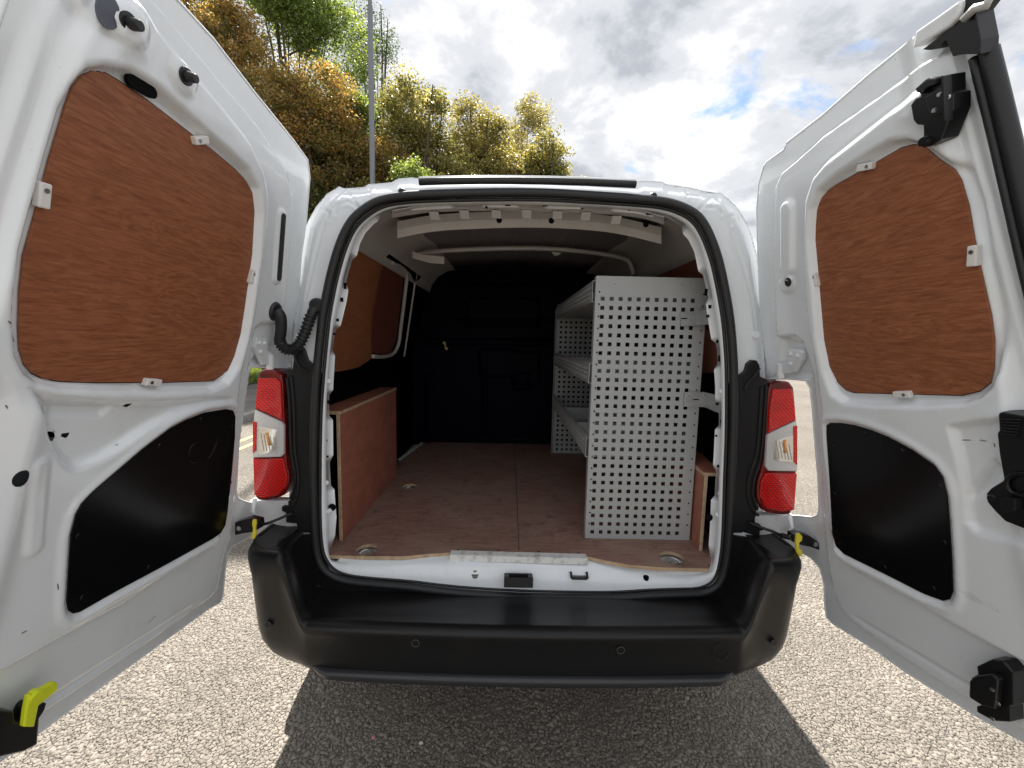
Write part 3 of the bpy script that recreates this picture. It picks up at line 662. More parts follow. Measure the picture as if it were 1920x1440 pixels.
# sill fittings
def zsill(px, py): return atZ(px, py, .535)
def sill_disc(x, y, r, m, name, h=.003):
    P = zsill(x, y); v, f = cyl(P-[0, 0, .004], unit((0, -.35, 1)), r, h+.006, 18); return mk(name, v, f, m, van, bevel=.0008)
sill_disc(724,1068,.009, M['hole'], 'drain_plug'); sill_disc(1211,1083,.009, M['hole'], 'drain_plug')
b = sill_disc(891,1077,.012, M['steel'], 'striker_bolt', .002); P = zsill(891,1075); v, f = cyl(P, unit((0, -.2, 1)), .007, .014, 8); mk('bolt_head', v, f, material('brass_bolt', (.5, .42, .25), .4, 1), b)
P = zsill(972,1088); mk('lock_catch', *obox(P, (.092, 0, 0), (0, .046, -.012), (0, .008, .030)), M['plastic'], van, bevel=.003)
mk('catch_recess', *obox(P+[0, -.006, .018], (.060, 0, 0), (0, .018, -.004), (0, .002, .006)), M['hole'], van)
P = zsill(1085,1082); j = mk('striker_plate', *obox(P, (.050, 0, 0), (0, .028, -.006), (0, .002, .008)), M['mech'], van, bevel=.001)
for s in (-1, 1):
    v, f = tube([P+[s*.026, .016, .004], P+[s*.026, 0, .016], P+[s*.026, -.018, .006]], .0035, 6); mk('striker_loop', v, f, M['mech'], j, smooth=True)
# ply edge trim strip at the load lip
A, B_ = atZ(845,1036,.582), atZ(1100,1043,.582)
ed = unit(B_-A); mk('threshold_strip', *obox((A+B_)/2+[0, -.004, .001], ed*np.linalg.norm(B_-A), (0, .030, 0), (0, 0, .0035)), M['alu'], van, bevel=.0006)
mk('strip_lip', *obox((A+B_)/2+[0, -.0195, -.008], ed*np.linalg.norm(B_-A), (0, .003, 0), (0, 0, .019)), M['alu'], van)
for x, y in ((859,1031),(935,1032),(1010,1034),(1085,1037)): v, f = cyl(atZ(x, y, .5845), (0, 0, 1), .0035, .0012, 10); mk('screw', v, f, M['mech'], van)

# ------------------------------------------------------------------ load floor
FZ = .58
def floor():
    front = [(619,1041),(690,1043),(760,1043),(800,1039),(845,1036),(975,1034),(1100,1043),(1130,1050),(1180,1059),(1240,1064),(1329,1066)]
    fr = np.array([atZ(x, y, FZ)[:2] for x, y in front]); seam = atZ(973,1030,FZ)[0]
    k = np.array([p for p in fr if p[0] < seam]); ys = np.interp(seam, fr[:, 0], fr[:, 1])
    left = np.vstack([k, [(seam-.0012, ys), (seam-.0012, 2.77), (-.60, 2.77), (-.66, 1.8), (-.66, 1.42)]])
    k2 = np.array([p for p in fr if p[0] > seam])
    right = np.vstack([[(seam+.0012, ys)], k2, [(.78, 1.42), (.78, 1.9), (.72, 2.77), (seam+.0012, 2.77)]])
    rings = {}
    for (x, y), r in (((688,1030), .036), ((769,912), .036), ((801,829), .036), ((1260,1046), .042)):
        rings[(x, y)] = (atZ(x, y, FZ)[:2], r)
    for poly, hs, nm in ((left, [(688,1030),(769,912),(801,829)], 'floor_board'), (right, [(1260,1046)], 'floor_board')):
        holes = [ell(rings[h][0], rings[h][1], rings[h][1], 28) for h in hs]
        P, h, q, s = relief(poly, holes, lambda P: np.zeros(len(P)), .010)
        T = np.c_[P, np.full(len(P), FZ)]; mk(nm, T, q, M['ply_floor'], van)
        def wall(loop, nm2, m):
            n = len(loop); Vv = np.vstack([np.c_[loop, np.full(n, FZ)], np.c_[loop, np.full(n, FZ-.012)]])
            mk(nm2, Vv, [[i, (i+1) % n, (i+1) % n+n, i+n] for i in range(n)], m, van)
        wall(poly, 'board_edge', M['ply_edge'])
        for hh in holes: wall(hh, 'hole_edge', M['ply_edge'])
    mk('floor_pan', *box(-.66, .78, 1.30, 2.8, .545, .560), M['white_in'], van)
    # tie-down loops sunk in the holes
    for (x, y), (c, r) in rings.items():
        t = np.linspace(0, math.pi, 12); pts = [(c[0]+r*.62*math.cos(a), c[1]-.010+.02*math.sin(a), .564+.011*math.sin(a)) for a in t]
        v, f = tube(pts, .0036, 8); tl = mk('tie_down_ring', v, f, M['steel'], van, smooth=True)
        v, f = cyl((c[0], c[1]-.008, .560), (0, 0, 1), .011, .008, 12); mk('ring_base', v, f, M['steel'], tl)
    # bare filled disc and screw heads
    c = atZ(862,884,FZ); v, f = cyl(c, (0, 0, 1), .045, .0006, 30); mk('filled_patch', v, f, M['ply_floor'], van)
floor()
P0, P1 = atZ(748,862,.583), atZ(792,830,.583)
mk('door_step_strip', *obox((P0+P1)/2, P1-P0, (.022, 0, 0), (0, 0, .004)), M['alu'], van)

# ------------------------------------------------------------------ wheel boxes
def side_quad(pts, nm, m, th=(0.012, 0, 0)): return mk(nm, *prism(pts, th), m, van, bevel=.0006)
f0 = atZ(643,1013,FZ+.001); f1 = atZ(742,893,FZ+.001); zt = atY(637,771,f0[1])[2]
LB = dict(x0=f0[0], x1=f1[0], y0=f0[1], y1=2.07, zt=zt)
side_quad([(f0[0], f0[1], FZ+.001), (f1[0]+.0, 2.07, FZ+.001), (f1[0], 2.07, zt-.012), (f0[0], f0[1], zt-.012)], 'wheel_box_side', M['ply_box'], (-.012, 0, 0))
side_quad([(f0[0], f0[1]-.002, FZ+.001), (f0[0], f0[1]-.002, zt-.0125), (f0[0]-.012, f0[1]-.002, zt-.0125), (f0[0]-.012, f0[1]-.002, FZ+.001)], 'ply_edge_strip', M['ply_edge'], (0, .0015, 0))
side_quad([(f0[0]+.002, f0[1], zt-.012), (f1[0]+.002, 2.07, zt-.012), (f1[0]-.13, 2.07, zt-.012), (f0[0]-.15, f0[1], zt-.012)], 'wheel_box_top', M['ply_box'], (0, 0, .012))
side_quad([(f0[0]+.0035, f0[1], zt-.0118), (f1[0]+.0035, 2.07, zt-.0118), (f1[0]+.0035, 2.07, zt-.0002), (f0[0]+.0035, f0[1], zt-.0002)], 'ply_edge_strip', M['ply_edge'], (-.0014, 0, 0))
side_quad([(f0[0]+.0035, f0[1]-.002, zt-.0118), (f0[0]-.10, f0[1]-.002, zt-.0118), (f0[0]-.10, f0[1]-.002, zt-.0002), (f0[0]+.0035, f0[1]-.002, zt-.0002)], 'ply_edge_strip', M['ply_edge'], (0, .0015, 0))
for x, y in ((660,771),(640,890),(716,757)):
    pass
r0 = atZ(1310,1033,FZ+.001); ztr = atY(1322,886,r0[1])[2]; y1 = 2.07; xr1 = r0[0]+.075
side_quad([(r0[0], r0[1], FZ+.001), (xr1, y1, FZ+.001), (xr1, y1, ztr-.012), (r0[0], r0[1], ztr-.012)], 'wheel_box_side', M['ply_box'], (.012, 0, 0))
side_quad([(r0[0], r0[1]-.002, FZ+.001), (r0[0], r0[1]-.002, ztr-.0125), (r0[0]+.012, r0[1]-.002, ztr-.0125), (r0[0]+.012, r0[1]-.002, FZ+.001)], 'ply_edge_strip', M['ply_edge'], (0, .0015, 0))
side_quad([(r0[0]-.002, r0[1], ztr-.012), (xr1-.002, y1, ztr-.012), (xr1+.12, y1, ztr-.012), (r0[0]+.06, r0[1], ztr-.012)], 'wheel_box_top', M['ply_box'], (0, 0, .012))
side_quad([(r0[0]-.0035, r0[1]-.002, ztr-.0118), (r0[0]+.06, r0[1]-.002, ztr-.0118), (r0[0]+.06, r0[1]-.002, ztr-.0002), (r0[0]-.0035, r0[1]-.002, ztr-.0002)], 'ply_edge_strip', M['ply_edge'], (0, .0015, 0))
side_quad([(r0[0]-.0035, r0[1], ztr-.0118), (xr1-.0035, y1, ztr-.0118), (xr1-.0035, y1, ztr-.0002), (r0[0]-.0035, r0[1], ztr-.0002)], 'ply_edge_strip', M['ply_edge'], (.0014, 0, 0))

# ------------------------------------------------------------------ cargo walls, roof, bulkhead
def wallx(z, s): return XC+s*(.722-.24*max(0, z-1.2))
def wall_sheet(s):
    zs = [.545, .8, 1.1, 1.2, 1.35, 1.5, 1.63]; Ys = [1.345, 1.6, 2.0, 2.4, 2.79]
    V = [(wallx(z, s)-.0*s, Y, z) for Y in Ys for z in zs]; n = len(zs)
    Fc = [[i*n+k, (i+1)*n+k, (i+1)*n+k+1, i*n+k+1] for i in range(len(Ys)-1) for k in range(n-1)]
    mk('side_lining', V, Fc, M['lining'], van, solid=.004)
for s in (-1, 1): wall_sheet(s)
LO, LN = np.array([XC-.716, 0, 1.2]), unit(np.array([1, 0, -.24])); RO, RN = np.array([XC+.716, 0, 1.2]), unit(np.array([-1, 0, -.24]))
def wp(pts, o, n, off, nm, m, th=.006, **k):
    q = [atP(x, y, o+n*off, n) for x, y in pts]; q = [np.array([p[0], max(p[1], 1.335), p[2]]) for p in q]; return mk(nm, *prism(q, -n*th), m, van, **k)
wp([(640,450),(692,449),(705,456),(732,476),(721,488),(716,505),(706,540),(700,575),(697,600),(695,625),(697,655),(697,672),(686,680),(672,689),(655,693),(640,696),(600,700),(600,560)], LO, LN, .012, 'upper_ply_panel', M['ply_up'], bevel=.001)
wp([(722,487),(745,497),(757,508),(754,545),(746,610),(742,640),(732,662),(718,665),(698,662),(697,625),(703,575),(712,520)], LO, LN, .004, 'window_ply_panel', M['ply_win'], label='darker plywood sheet over the side window')
def strip(pts, o, n, off, r, nm, m): 
    v, f = tube([atP(x, y, o+n*off, n) for x, y in sp(pts, 4, False)], r, 8); mk(nm, v, f, m, van, smooth=True)
strip([(733,492),(750,499),(762,512),(760,545),(752,610),(747,645),(736,664),(715,669),(698,668)], LO, LN, .012, .010, 'window_frame', M['white_in'])
strip([(781,510),(776,545),(768,600),(762,640),(758,668)], LO, LN, .016, .006, 'door_post_trim', M['white_in'])
wp([(745,470),(775,500),(790,520),(779,530),(770,512),(745,494),(725,483),(728,478)], LO, LN, .020, 'rail_cover', M['gloss'])
wp([(1306,458),(1280,463),(1240,485),(1205,505),(1180,520),(1180,560),(1400,640),(1400,458)], RO, RN, .012, 'upper_ply_panel', M['ply_win'], bevel=.001)
wp([(1300,600),(1300,700),(1400,700),(1400,600)], RO, RN, .010, 'lower_ply_panel', M['ply_box'])
# cant rail corners: ribbed white pressing joining wall and roof
def cant(s):
    Ys = np.linspace(1.30, 2.79, 60); V = []; prof = [(-.012, 1.605), (-.018, 1.655), (-.045, 1.71), (-.10, 1.748), (-.20, 1.768)]
    for i, Y in enumerate(Ys):
        rib = .006*(math.sin(i*1.3) > .2)
        for dx, z in prof: rb = 0; zo = .018*(1-ss(Y, 1.3, 1.9)); V.append((wallx(z, s)+s*dx-s*.006-s*rb, max(Y, 1.335), z-rb*.5-zo*(z > 1.7)))
    n = len(prof); Fc = [[i*n+k, (i+1)*n+k, (i+1)*n+k+1, i*n+k+1] for i in range(len(Ys)-1) for k in range(n-1)]
    mk('cant_rail', V, Fc, M['white_in'], van, smooth=True, solid=.003)
    o, nn = (LO, LN) if s < 0 else (RO, RN)
    pts = ((717,424,2,9),(721,432,2,11),(725,430,2,7),(728,438,2,6),(726,455,2,5),(732,458,2,5),(759,480,2,3),(764,482,2,3)) if s < 0 else ((1253,432,2,9),(1257,428,2,11),(1260,436,2,8),(1241,466,2,5),(1247,463,2,5),(1211,484,3,3))
    for x, y, w_, h_ in pts:
        P = atP(x, y, o+nn*.028, nn); mk('slot', *obox(P, (.003, 0, 0), (0, w_*.004, 0), (0, 0, h_*.0035)), M['hole'], van)
for s in (-1, 1): cant(s)
# roof skin with lengthwise swages
def roof():
    xs = np.linspace(XC-.52, XC+.52, 131); Ys = [1.31, 1.5, 1.8, 2.04, 2.4, 2.8]; V = []
    for Y in Ys:
        for x in xs:
            u = (x-XC)/.52; rib = sum(math.exp(-((x-XC-c)/.008)**2) for c in (-.25, -.19, -.105, -.05, .05, .105, .19, .25))
            V.append((x, max(Y, 1.335), 1.785-.040*u*u-.006*rib-.022*(1-ss(Y, 1.3, 1.9))))
    n = len(xs); Fc = [[i*n+k, i*n+k+1, (i+1)*n+k+1, (i+1)*n+k] for i in range(len(Ys)-1) for k in range(n-1)]
    mk('roof_skin', V, Fc, M['grey_roof'], van, smooth=True, solid=.002)
roof()
# rear header with tabs, cross member, front bow
def lerp_sheet(rows, nm, m, **k):
    n = len(rows[0]); V = np.vstack(rows); Fc = [[i*n+a, i*n+a+1, (i+1)*n+a+1, (i+1)*n+a] for i in range(len(rows)-1) for a in range(n-1)]
    return mk(nm, V, Fc, m, van, **k)
top_px = sp([(735,399),(800,389),(877,386),(960,386),(1100,390),(1190,397),(1245,411)], 10, False)
bx = sp([(740,424),(800,410),(877,402),(960,401),(1060,403),(1160,412),(1225,430)], 10, False)
lerp_sheet([[atY(x, y-4, 1.275) for x, y in top_px], [atY(x, y+2, 1.31) for x, y in top_px], [atY(x, y+9, 1.335) for x, y in top_px], [atY(x, y+9.5, 1.36) for x, y in top_px]], 'roof_header', M['white_in'], smooth=False, solid=.002)
for i, (x, y) in enumerate(((813,394),(870,392),(930,391),(988,391),(1046,393),(1099,395),(1157,402))):
    a, b = atY(x, y+1, 1.318), atY(x+(x-985)*-.02, y+15, 1.345)
    mk('header_tab', *obox((a+b)/2-[0, 0, .004], (.030, 0, 0), b-a, (0, .003, .006)), M['white_in'], van, bevel=.002)
mid = sp([(745,429),(810,417),(877,412),(985,409),(1080,412),(1160,421),(1240,440)], 10, False)
beam_t = [(x, y-13) for x, y in mid]; beam_b = [(x, y+17) for x, y in mid]
lerp_sheet([[atY(x, y, 1.56) for x, y in beam_t], [atY(x, y, 1.50) for x, y in beam_t], [atY(x, y+2, 1.50) for x, y in mid], [atY(x, y, 1.51) for x, y in beam_b], [atY(x, y+1, 1.56) for x, y in beam_b]], 'roof_cross_member', M['white_in'], smooth=False, solid=.002)
for x, y in ((936,413), (1034,414), (1241-30,421)):
    v, f = cyl(atY(x, y, 1.4985), (0, -1, 0), .010, .0012, 18); mk('member_hole', v, f, M['hole'], van)
mk('header_catch', *obox(atY(1080,386,1.300), (.046, 0, 0), (0, .01, 0), (0, 0, .020)), M['mech'], van, bevel=.002)
for x, y, w_ in ((952,384,10),(987,381,8),(1011,383,5),(1022,385,10),(912,389,4),(838,383,14),(1146,384,10),(1180,393,4),(1219,401,14)):
    mk('slot', *obox(atY(x, y, 1.285), (w_*1.7e-3, 0, 0), (0, .006, 0), (0, 0, .005)), M['hole'], van)
bow = sp([(775,478),(800,474),(850,469),(960,465.5),(1040,467),(1120,475),(1165,484),(1180,492),(1188,515)], 6, False)
v, f = tube([atY(x, y, 2.04) for x, y in bow], .011, 8); mk('roof_bow', v, f, M['white_in'], van, smooth=True)
mk('bow_tab', *prism([atY(x, y, 2.03) for x, y in ((1034,472),(1053,474),(1046,479),(1039,479))], (0, .003, 0)), M['white_in'], van)
mk('grab_bracket', *prism([atY(x, y, 1.92) for x, y in ((773,471),(793,477),(833,481),(833,495),(805,493),(773,484))], (0, .012, 0)), M['white_in'], van, bevel=.002)
# bulkhead with pressed swages
def bulk():
    o = toxz([(600,440),(1350,440),(1350,900),(600,900)], 2.77); o = np.array([(-.68, .55), (.80, .55), (.80, 1.2), (.66, 1.82), (-.55, 1.82), (-.68, 1.2)])
    rects = [(875,560,1010,612,10), (900,655,960,705,12), (960,660,1010,720,8), (800,636,1050,646,4), (860,600,1045,606,3), (850,535,1020,545,4), (965,700,990,730,4), (800,700,820,820,5), (905,690,912,812,3), (965,640,1020,648,3)]
    boxes = [(toxz([(a, b), (c, b), (c, d), (a, d)], 2.77), r) for a, b, c, d, r in rects]
    def hf(P):
        h = np.zeros(len(P))
        for q, r in boxes:
            s = sdpoly(P, q); h += .010*ss(s, -.008, .006)
        return h
    P, h, q, s = relief(o, [], hf, .0095)
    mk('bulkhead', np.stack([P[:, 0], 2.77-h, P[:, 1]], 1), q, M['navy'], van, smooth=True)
    mk('bulkhead_kick_strip', *obox(atY(990,823,2.74), (.28, 0, 0), (0, .02, 0), (0, 0, .03)), M['lining'], van, bevel=.004)
    pts = [atY(x, y, 2.74) for x, y in ((833,643),(837,650))]
    v, f = join([cyl(pts[0], (0, -1, 0), .010, .004, 12), cyl(pts[1]-[0, 0, .012], (0, -1, 0), .010, .004, 12), obox((pts[0]+pts[1])/2+[0, -.002, -.004], (.008, 0, 0), (0, .004, 0), (0, 0, .030))])
    mk('key_tag', v, f, material('old_yellow', (.55, .45, .12), .5), van)
bulk()

# ------------------------------------------------------------------ tail lamps and surrounds
def lamp(side):
    if side < 0:
        out = [(485,692),(520,692),(531,705),(534,788),(537,868),(544,890),(541,913),(527,935),(488,941),(475,932),(473,858),(473,804),(477,769),(481,714)]
        redT = [(484,709),(518,709),(526,716),(529,788),(478,765),(481,725)]
        clr = [(477,768),(526,791),(532,798),(532,852),(526,857),(473,858),(474,800)]
        redB = [(474,861),(531,860),(535,880),(539,895),(535,912),(521,929),(488,935),(476,928)]
        bulb = [(485,800),(520,806),(522,840),(500,850),(484,852)]; rs = [(474,790),(481,792),(480,845),(474,850)]
    else:
        out = [(1447,716),(1458,713),(1488,716),(1492,757),(1495,800),(1495,873),(1490,964),(1465,967),(1432,961),(1420,940),(1418,908),(1428,882),(1435,830),(1438,757),(1441,725)]
        redT = [(1449,730),(1485,729),(1490,750),(1493,787),(1441,812),(1443,765)]
        clr = [(1439,817),(1447,811),(1494,789),(1496,884),(1441,883),(1436,875)]
        redB = [(1436,887),(1495,888),(1490,957),(1465,960),(1438,953),(1425,932),(1427,905)]
        bulb = [(1452,828),(1488,815),(1488,868),(1450,862)]; rs = [(1488,800),(1495,798),(1495,872),(1489,866)]
    Y0 = 1.232; n = np.array([0, 1., 0])
    def pl(p, Y): return [atY(x, y, Y) for x, y in p]
    base = mk('tail_lamp', *prism(pl(chaikin(out, 1), Y0-.012), (0, .10, 0)), M['lamp_dark'], van, bevel=.007, smooth=False, label='tail lamp beside the %s door' % ('wider left' if side < 0 else 'narrower right'))
    mk('red_segment', *prism(pl(np.array(redT), Y0-.018), (0, .012, 0)), M['lamp_red'], base, bevel=.003)
    mk('clear_segment', *prism(pl(np.array(clr), Y0-.020), (0, .012, 0)), M['lamp_clear'], base, bevel=.003)
    mk('red_segment', *prism(pl(np.array(redB), Y0-.018), (0, .012, 0)), M['lamp_red'], base, bevel=.003)
    mk('reflector', *prism(pl(bulb, Y0-.0212), (0, .002, 0)), M['reflector'], base, bevel=.001)
    c = np.mean(bulb, 0)
    for k in range(5):
        a = (c[0]-14+k*6, c[1]-18+k*2); b = (c[0]-8+k*6, c[1]+16+k)
        v, f = tube(pl([a, b], Y0-.0222), .0010, 4); mk('lens_rib', v, f, M['lamp_clear'], base)
    v, f = tube(pl([(c[0]-3*side*-1, c[1]-18), (c[0]+3, c[1]+6)], Y0-.023), .0035, 8); mk('bulb', v, f, M['amber'], base, smooth=True)
    mk('side_segment', *prism(pl(rs, Y0-.0225), (0, .002, 0)), M['lamp_red'], base)
    for rr in (redT, redB):
        c = np.mean(rr, 0)
        for k in range(4):
            v, f = tube(pl([(c[0]-14, c[1]+k*6-8), (c[0]+14, c[1]+k*6-2 if side < 0 else c[1]+k*6-14)], Y0-.0186), .0009, 4); mk('lens_rib', v, f, M['lamp_red'], base)
lamp(-1); lamp(1)
def surround(side):
    if side < 0:
        P1 = [(536,700),(548,692),(552,662),(556,652),(562,649),(568,656),(574,675),(590,690),(598,700),(590,1000),(560,1000),(545,940),(552,890),(546,780)]
        rid = [[(546,704),(551,760),(553,840),(558,880),(560,905),(556,935),(548,950)], [(538,708),(543,760),(546,845),(553,885),(552,912),(545,935)], [(552,660),(556,680),(566,692),(578,696)]]
        ear = (557,662)
    else:
        P1 = [(1440,712),(1426,706),(1425,685),(1420,676),(1412,675),(1404,682),(1400,696),(1380,712),(1372,720),(1366,1000),(1392,1000),(1420,966),(1412,905),(1428,860),(1435,780)]
        rid = [[(1428,725),(1424,790),(1419,850),(1406,890),(1402,925),(1410,955),(1422,966)], [(1437,722),(1432,800),(1426,860),(1414,900),(1412,930),(1420,955)], [(1424,690),(1414,706),(1404,716),(1396,730)]]
        ear = (1416,689)
    b = mk('lamp_surround', *prism([atY(x, y, 1.225) for x, y in P1], (0, .05, 0)), M['plastic'], van, bevel=.003)
    for r in rid:
        v, f = tube([atY(x, y, 1.224) for x, y in sp(r, 5, False)], .0045, 8); mk('rib', v, f, M['plastic'], b, smooth=True)
    v, f = cyl(atY(*ear, 1.225), (0, -1, 0), .006, .004, 12); mk('screw', v, f, M['mech'], b)
    # white lower corner of the body, black strap box, door check strap with yellow clip
    if side < 0:
        q = [(468,938),(548,938),(598,984),(598,1003),(540,1003),(480,1010),(470,1000)]; bx_ = [(540,940),(594,938),(594,986),(536,980),(536,962),(528,958),(528,950),(540,950)]
        st = [(548,962),(525,972),(505,980),(490,984),(478,986)]; yc = [(473,975),(478,975),(480,982),(478,988),(478,994),(480,1000),(477,1010),(472,1012),(471,1005),(473,998),(474,990),(472,984)]
        br = [(440,980),(452,976),(468,972),(486,976),(488,990),(476,998),(460,1000),(440,1004)]; D = DL; pin = [(478,936),(474,958),(480,966)]
    else:
        q = [(1490,966),(1420,966),(1372,984),(1372,1003),(1430,1015),(1480,1030),(1490,1020)]; bx_ = [(1416,944),(1366,940),(1366,990),(1425,1007),(1425,996),(1432,994),(1426,984),(1416,982)]
        st = [(1404,979),(1430,990),(1450,997),(1466,1004),(1484,1008)]; yc = [(1494,1003),(1500,1001),(1505,1006),(1504,1014),(1499,1018),(1499,1028),(1505,1034),(1504,1043),(1499,1044),(1494,1036),(1493,1020)]
        br = [(1486,1002),(1502,1000),(1520,1006),(1536,1018),(1537,1032),(1520,1026),(1500,1022),(1486,1016)]; D = DR; pin = [(1480,966),(1486,990),(1478,998)]
    mk('hinge_pillar', *prism([atY(x, y, 1.245) for x, y in q], (0, .03, 0)), M['dirty'], van, bevel=.003)
    mk('strap_housing', *prism([atY(x, y, 1.232) for x, y in bx_], (0, .02, 0)), M['plastic'], van, bevel=.002)
    Ys = np.linspace(1.22, 1.14, len(st)); Pth = [atY(x, y, Y) for (x, y), Y in zip(st, Ys)]
    v, f = tube(sp(Pth, 4, False), np.r_[np.full(12, .0045), np.full(len(sp(Pth, 4, False))-12, .008)], 8); c_ = mk('check_strap', v, f, M['mech'], van, smooth=True)
    mk('strap_bracket', *prism([atY(x, y, 1.15) for x, y in br], (0, .025, 0)), M['mech'], c_, bevel=.002)
    mk('strap_clip', *prism([atY(x, y, 1.125) for x, y in yc], (0, .008, 0)), M['yellow2'], c_, bevel=.0015)
    v, f = tube([atY(x, y, 1.19) for x, y in pin], .006, 8); mk('lower_hinge_pin', v, f, M['white'], van, smooth=True)
    v, f = cyl(atY(449 if side < 0 else 1528, 990 if side < 0 else 1020, 1.148), (0, -1, 0), .007, .004, 12); mk('bolt', v, f, M['steel'], c_)
surround(-1); surround(1)
# dark recess between seal and bumper corners
for q in ([(540,1003),(598,1003),(600,1040),(625,1085),(700,1100),(985,1122),(985,1165),(580,1160),(545,1080)], [(1430,1012),(1366,1003),(1362,1050),(1340,1100),(1222,1118),(985,1122),(985,1165),(1400,1165),(1425,1090)]):
    mk('lower_panel', *prism([atY(x, y, 1.236) for x, y in q], (0, .02, 0)), M['plastic'], van, bevel=.001)
for g in ([(553,1018),(563,1030),(562,1070),(572,1095),(582,1102)], [(575,1045),(578,1075),(590,1096),(602,1100)], [(1412,1018),(1404,1030),(1402,1070),(1394,1090),(1376,1118)], [(1396,1040),(1398,1060),(1380,1086),(1372,1098)]):
    v, f = tube([atY(x, y, 1.232) for x, y in sp(g, 5, False)], .004, 6); mk('moulded_rib', v, f, M['bumper'], van, smooth=True)

# ------------------------------------------------------------------ rear bumper
def bumper():
    hwid = .812; xc = XC+.0; yc = 1.035; rc = .085
    pts = []
    for x in np.linspace(0, hwid-rc, 120): pts.append((x, yc+.035*(x/hwid)**2.2))
    y_c = pts[-1][1]
    for a in np.linspace(0, math.pi/2, 14)[1:]: pts.append((hwid-rc+rc*math.sin(a), y_c+rc*1.15-rc*1.15*math.cos(a)))
    for y in (1.30, 1.45, 1.62): pts.append((hwid+.002*(y-1.2), y))
    plan = [(xc-x, y) for x, y in pts[::-1]]+[(xc+x, y) for x, y in pts[1:]]
    plan = np.array(plan); m = len(plan)
    u = np.abs(plan[:, 0]-xc)
    T = .497+.200*ss(u, .615, .690)                       # height of the top edge: ledge in the middle, raised horns
    horn = ss(u, .615, .690)
    # outward direction
    t = np.gradient(plan, axis=0); nn = np.stack([t[:, 1], -t[:, 0]], 1); nn /= np.linalg.norm(nn, axis=1)[:, None]
    rows = []
    prof = [(1.0, -.016), (.99, -.007), (.965, -.001), (.93, .001), (.84, -.003), (.80, -.006), (.62, -.010), (.46, -.014), (.36, -.017), (.28, -.023), (.20, -.036), (.12, -.06)]
    zb = .315
    bot = zb+.045*ss(u, .62, .82)
    for k, off in prof:
        z = bot+(T-bot)*(k-.12)/.88
        rows.append(np.c_[plan+nn*off, z])
    # top: roll inward then a flat shelf back to the body
    inner_y = np.full(m, 1.25); cap = []
    for fr, dz in ((.04, .003), (.10, .001), (.3, -.003), (.6, -.006), (1.0, -.004)):
        Y = plan[:, 1]+.016+(np.maximum(inner_y, plan[:, 1]+.016)-plan[:, 1]-.016)*fr; X = plan[:, 0]-(plan[:, 0]-xc)*.0
        Xi = np.where(u > hwid-rc, xc+np.sign(plan[:, 0]-xc)*(u-(u-(hwid-rc-.02))*fr*.9), plan[:, 0])
        sh = .035*ss(fr, .1, .6); hb = ss(u, .615+sh, .690+sh); zz = .497+.200*hb+dz-.012*(1-hb)*ss(fr, .1, .4)
        cap.append(np.c_[Xi, Y, zz])
    allr = rows[::-1]+cap
    # pressed block shape of the horn caps
    V = np.vstack(allr); n = m
    Fc = [[i*n+a, i*n+a+1, (i+1)*n+a+1, (i+1)*n+a] for i in range(len(allr)-1) for a in range(n-1)]
    b = mk('rear_bumper', V, Fc, M['bumper'], van, smooth=True)
    # lower lip strip, crisp horizontal blade
    k = u < .675; pl_ = plan[k]; nl = nn[k]; w = ss(.675-u[k], 0, .12)
    r = []
    for off, z in ((-.055, .352), (-.012, .350), (-.006, .343), (-.012, .325), (-.045, .312)): r.append(np.c_[pl_+nl*(off-.035*(1-w))[:, None] if not np.isscalar(off) else pl_+nl*(off-.035*(1-w))[:, None], z*w+(.366+(z-.33)*.15)*(1-w)])
    V = np.vstack(r); n2 = k.sum(); Fc = [[i*n2+a, (i+1)*n2+a, (i+1)*n2+a+1, i*n2+a+1] for i in range(len(r)-1) for a in range(n2-1)]
    mk('lower_blade', V, Fc, material('satin_black', (.03, .031, .034), .3), b, smooth=True, solid=.003)
    def on_face(px, py):
        # march the pixel ray on to the face
        d = ray(px, py); best = None
        for Y in np.linspace(.95, 1.3, 700):
            P = CAM+d*(Y/d[1]); uu = abs(P[0]-xc); yy = np.interp(uu, u[m//2:][:120+13], plan[m//2:][:120+13, 1])+.006
            if Y >= yy: best = P; break
        return best if best is not None else CAM+d*1.05/d[1]
    for px, py in ((780,1204), (1163,1217), (503,1172), (1453,1206)):
        P = on_face(px, py); jn = int(np.argmin(np.linalg.norm(plan-P[:2], axis=1))); nrm = unit(np.array([nn[jn][0], nn[jn][1], 0])); P = P+nrm*.0022 if 600 < px < 1300 else np.array([plan[jn][0], plan[jn][1], P[2]])-nrm*.0085; 
        v, f = cyl(P+nrm*-.004, nrm, .0095, .0052, 20, .009); sn = mk('parking_sensor', v, f, M['bumper'], b, bevel=.001)
        tt = np.linspace(0, 2*math.pi, 20, endpoint=False); uu_, vv_ = frame(nrm); ring = [P+nrm*.0025+(uu_*math.cos(a)+vv_*math.sin(a))*.0105 for a in tt]
        v, f = tube(ring, .0010, 6, True); mk('sensor_ring', v, f, material('sensor_rim', (.06, .06, .06), .4), sn, smooth=True)
    P = on_face(1352, 1221); nrm = unit(np.array([.25, -1, .02])); uu_, vv_ = frame(nrm)
    ring = [P+nrm*.0022+(uu_*math.cos(a)+vv_*math.sin(a))*.026 for a in np.linspace(0, 2*math.pi, 30, endpoint=False)]
    v, f = tube(ring, .0011, 6, True); mk('tow_eye_cover', v, f, M['gloss'], b, smooth=True)
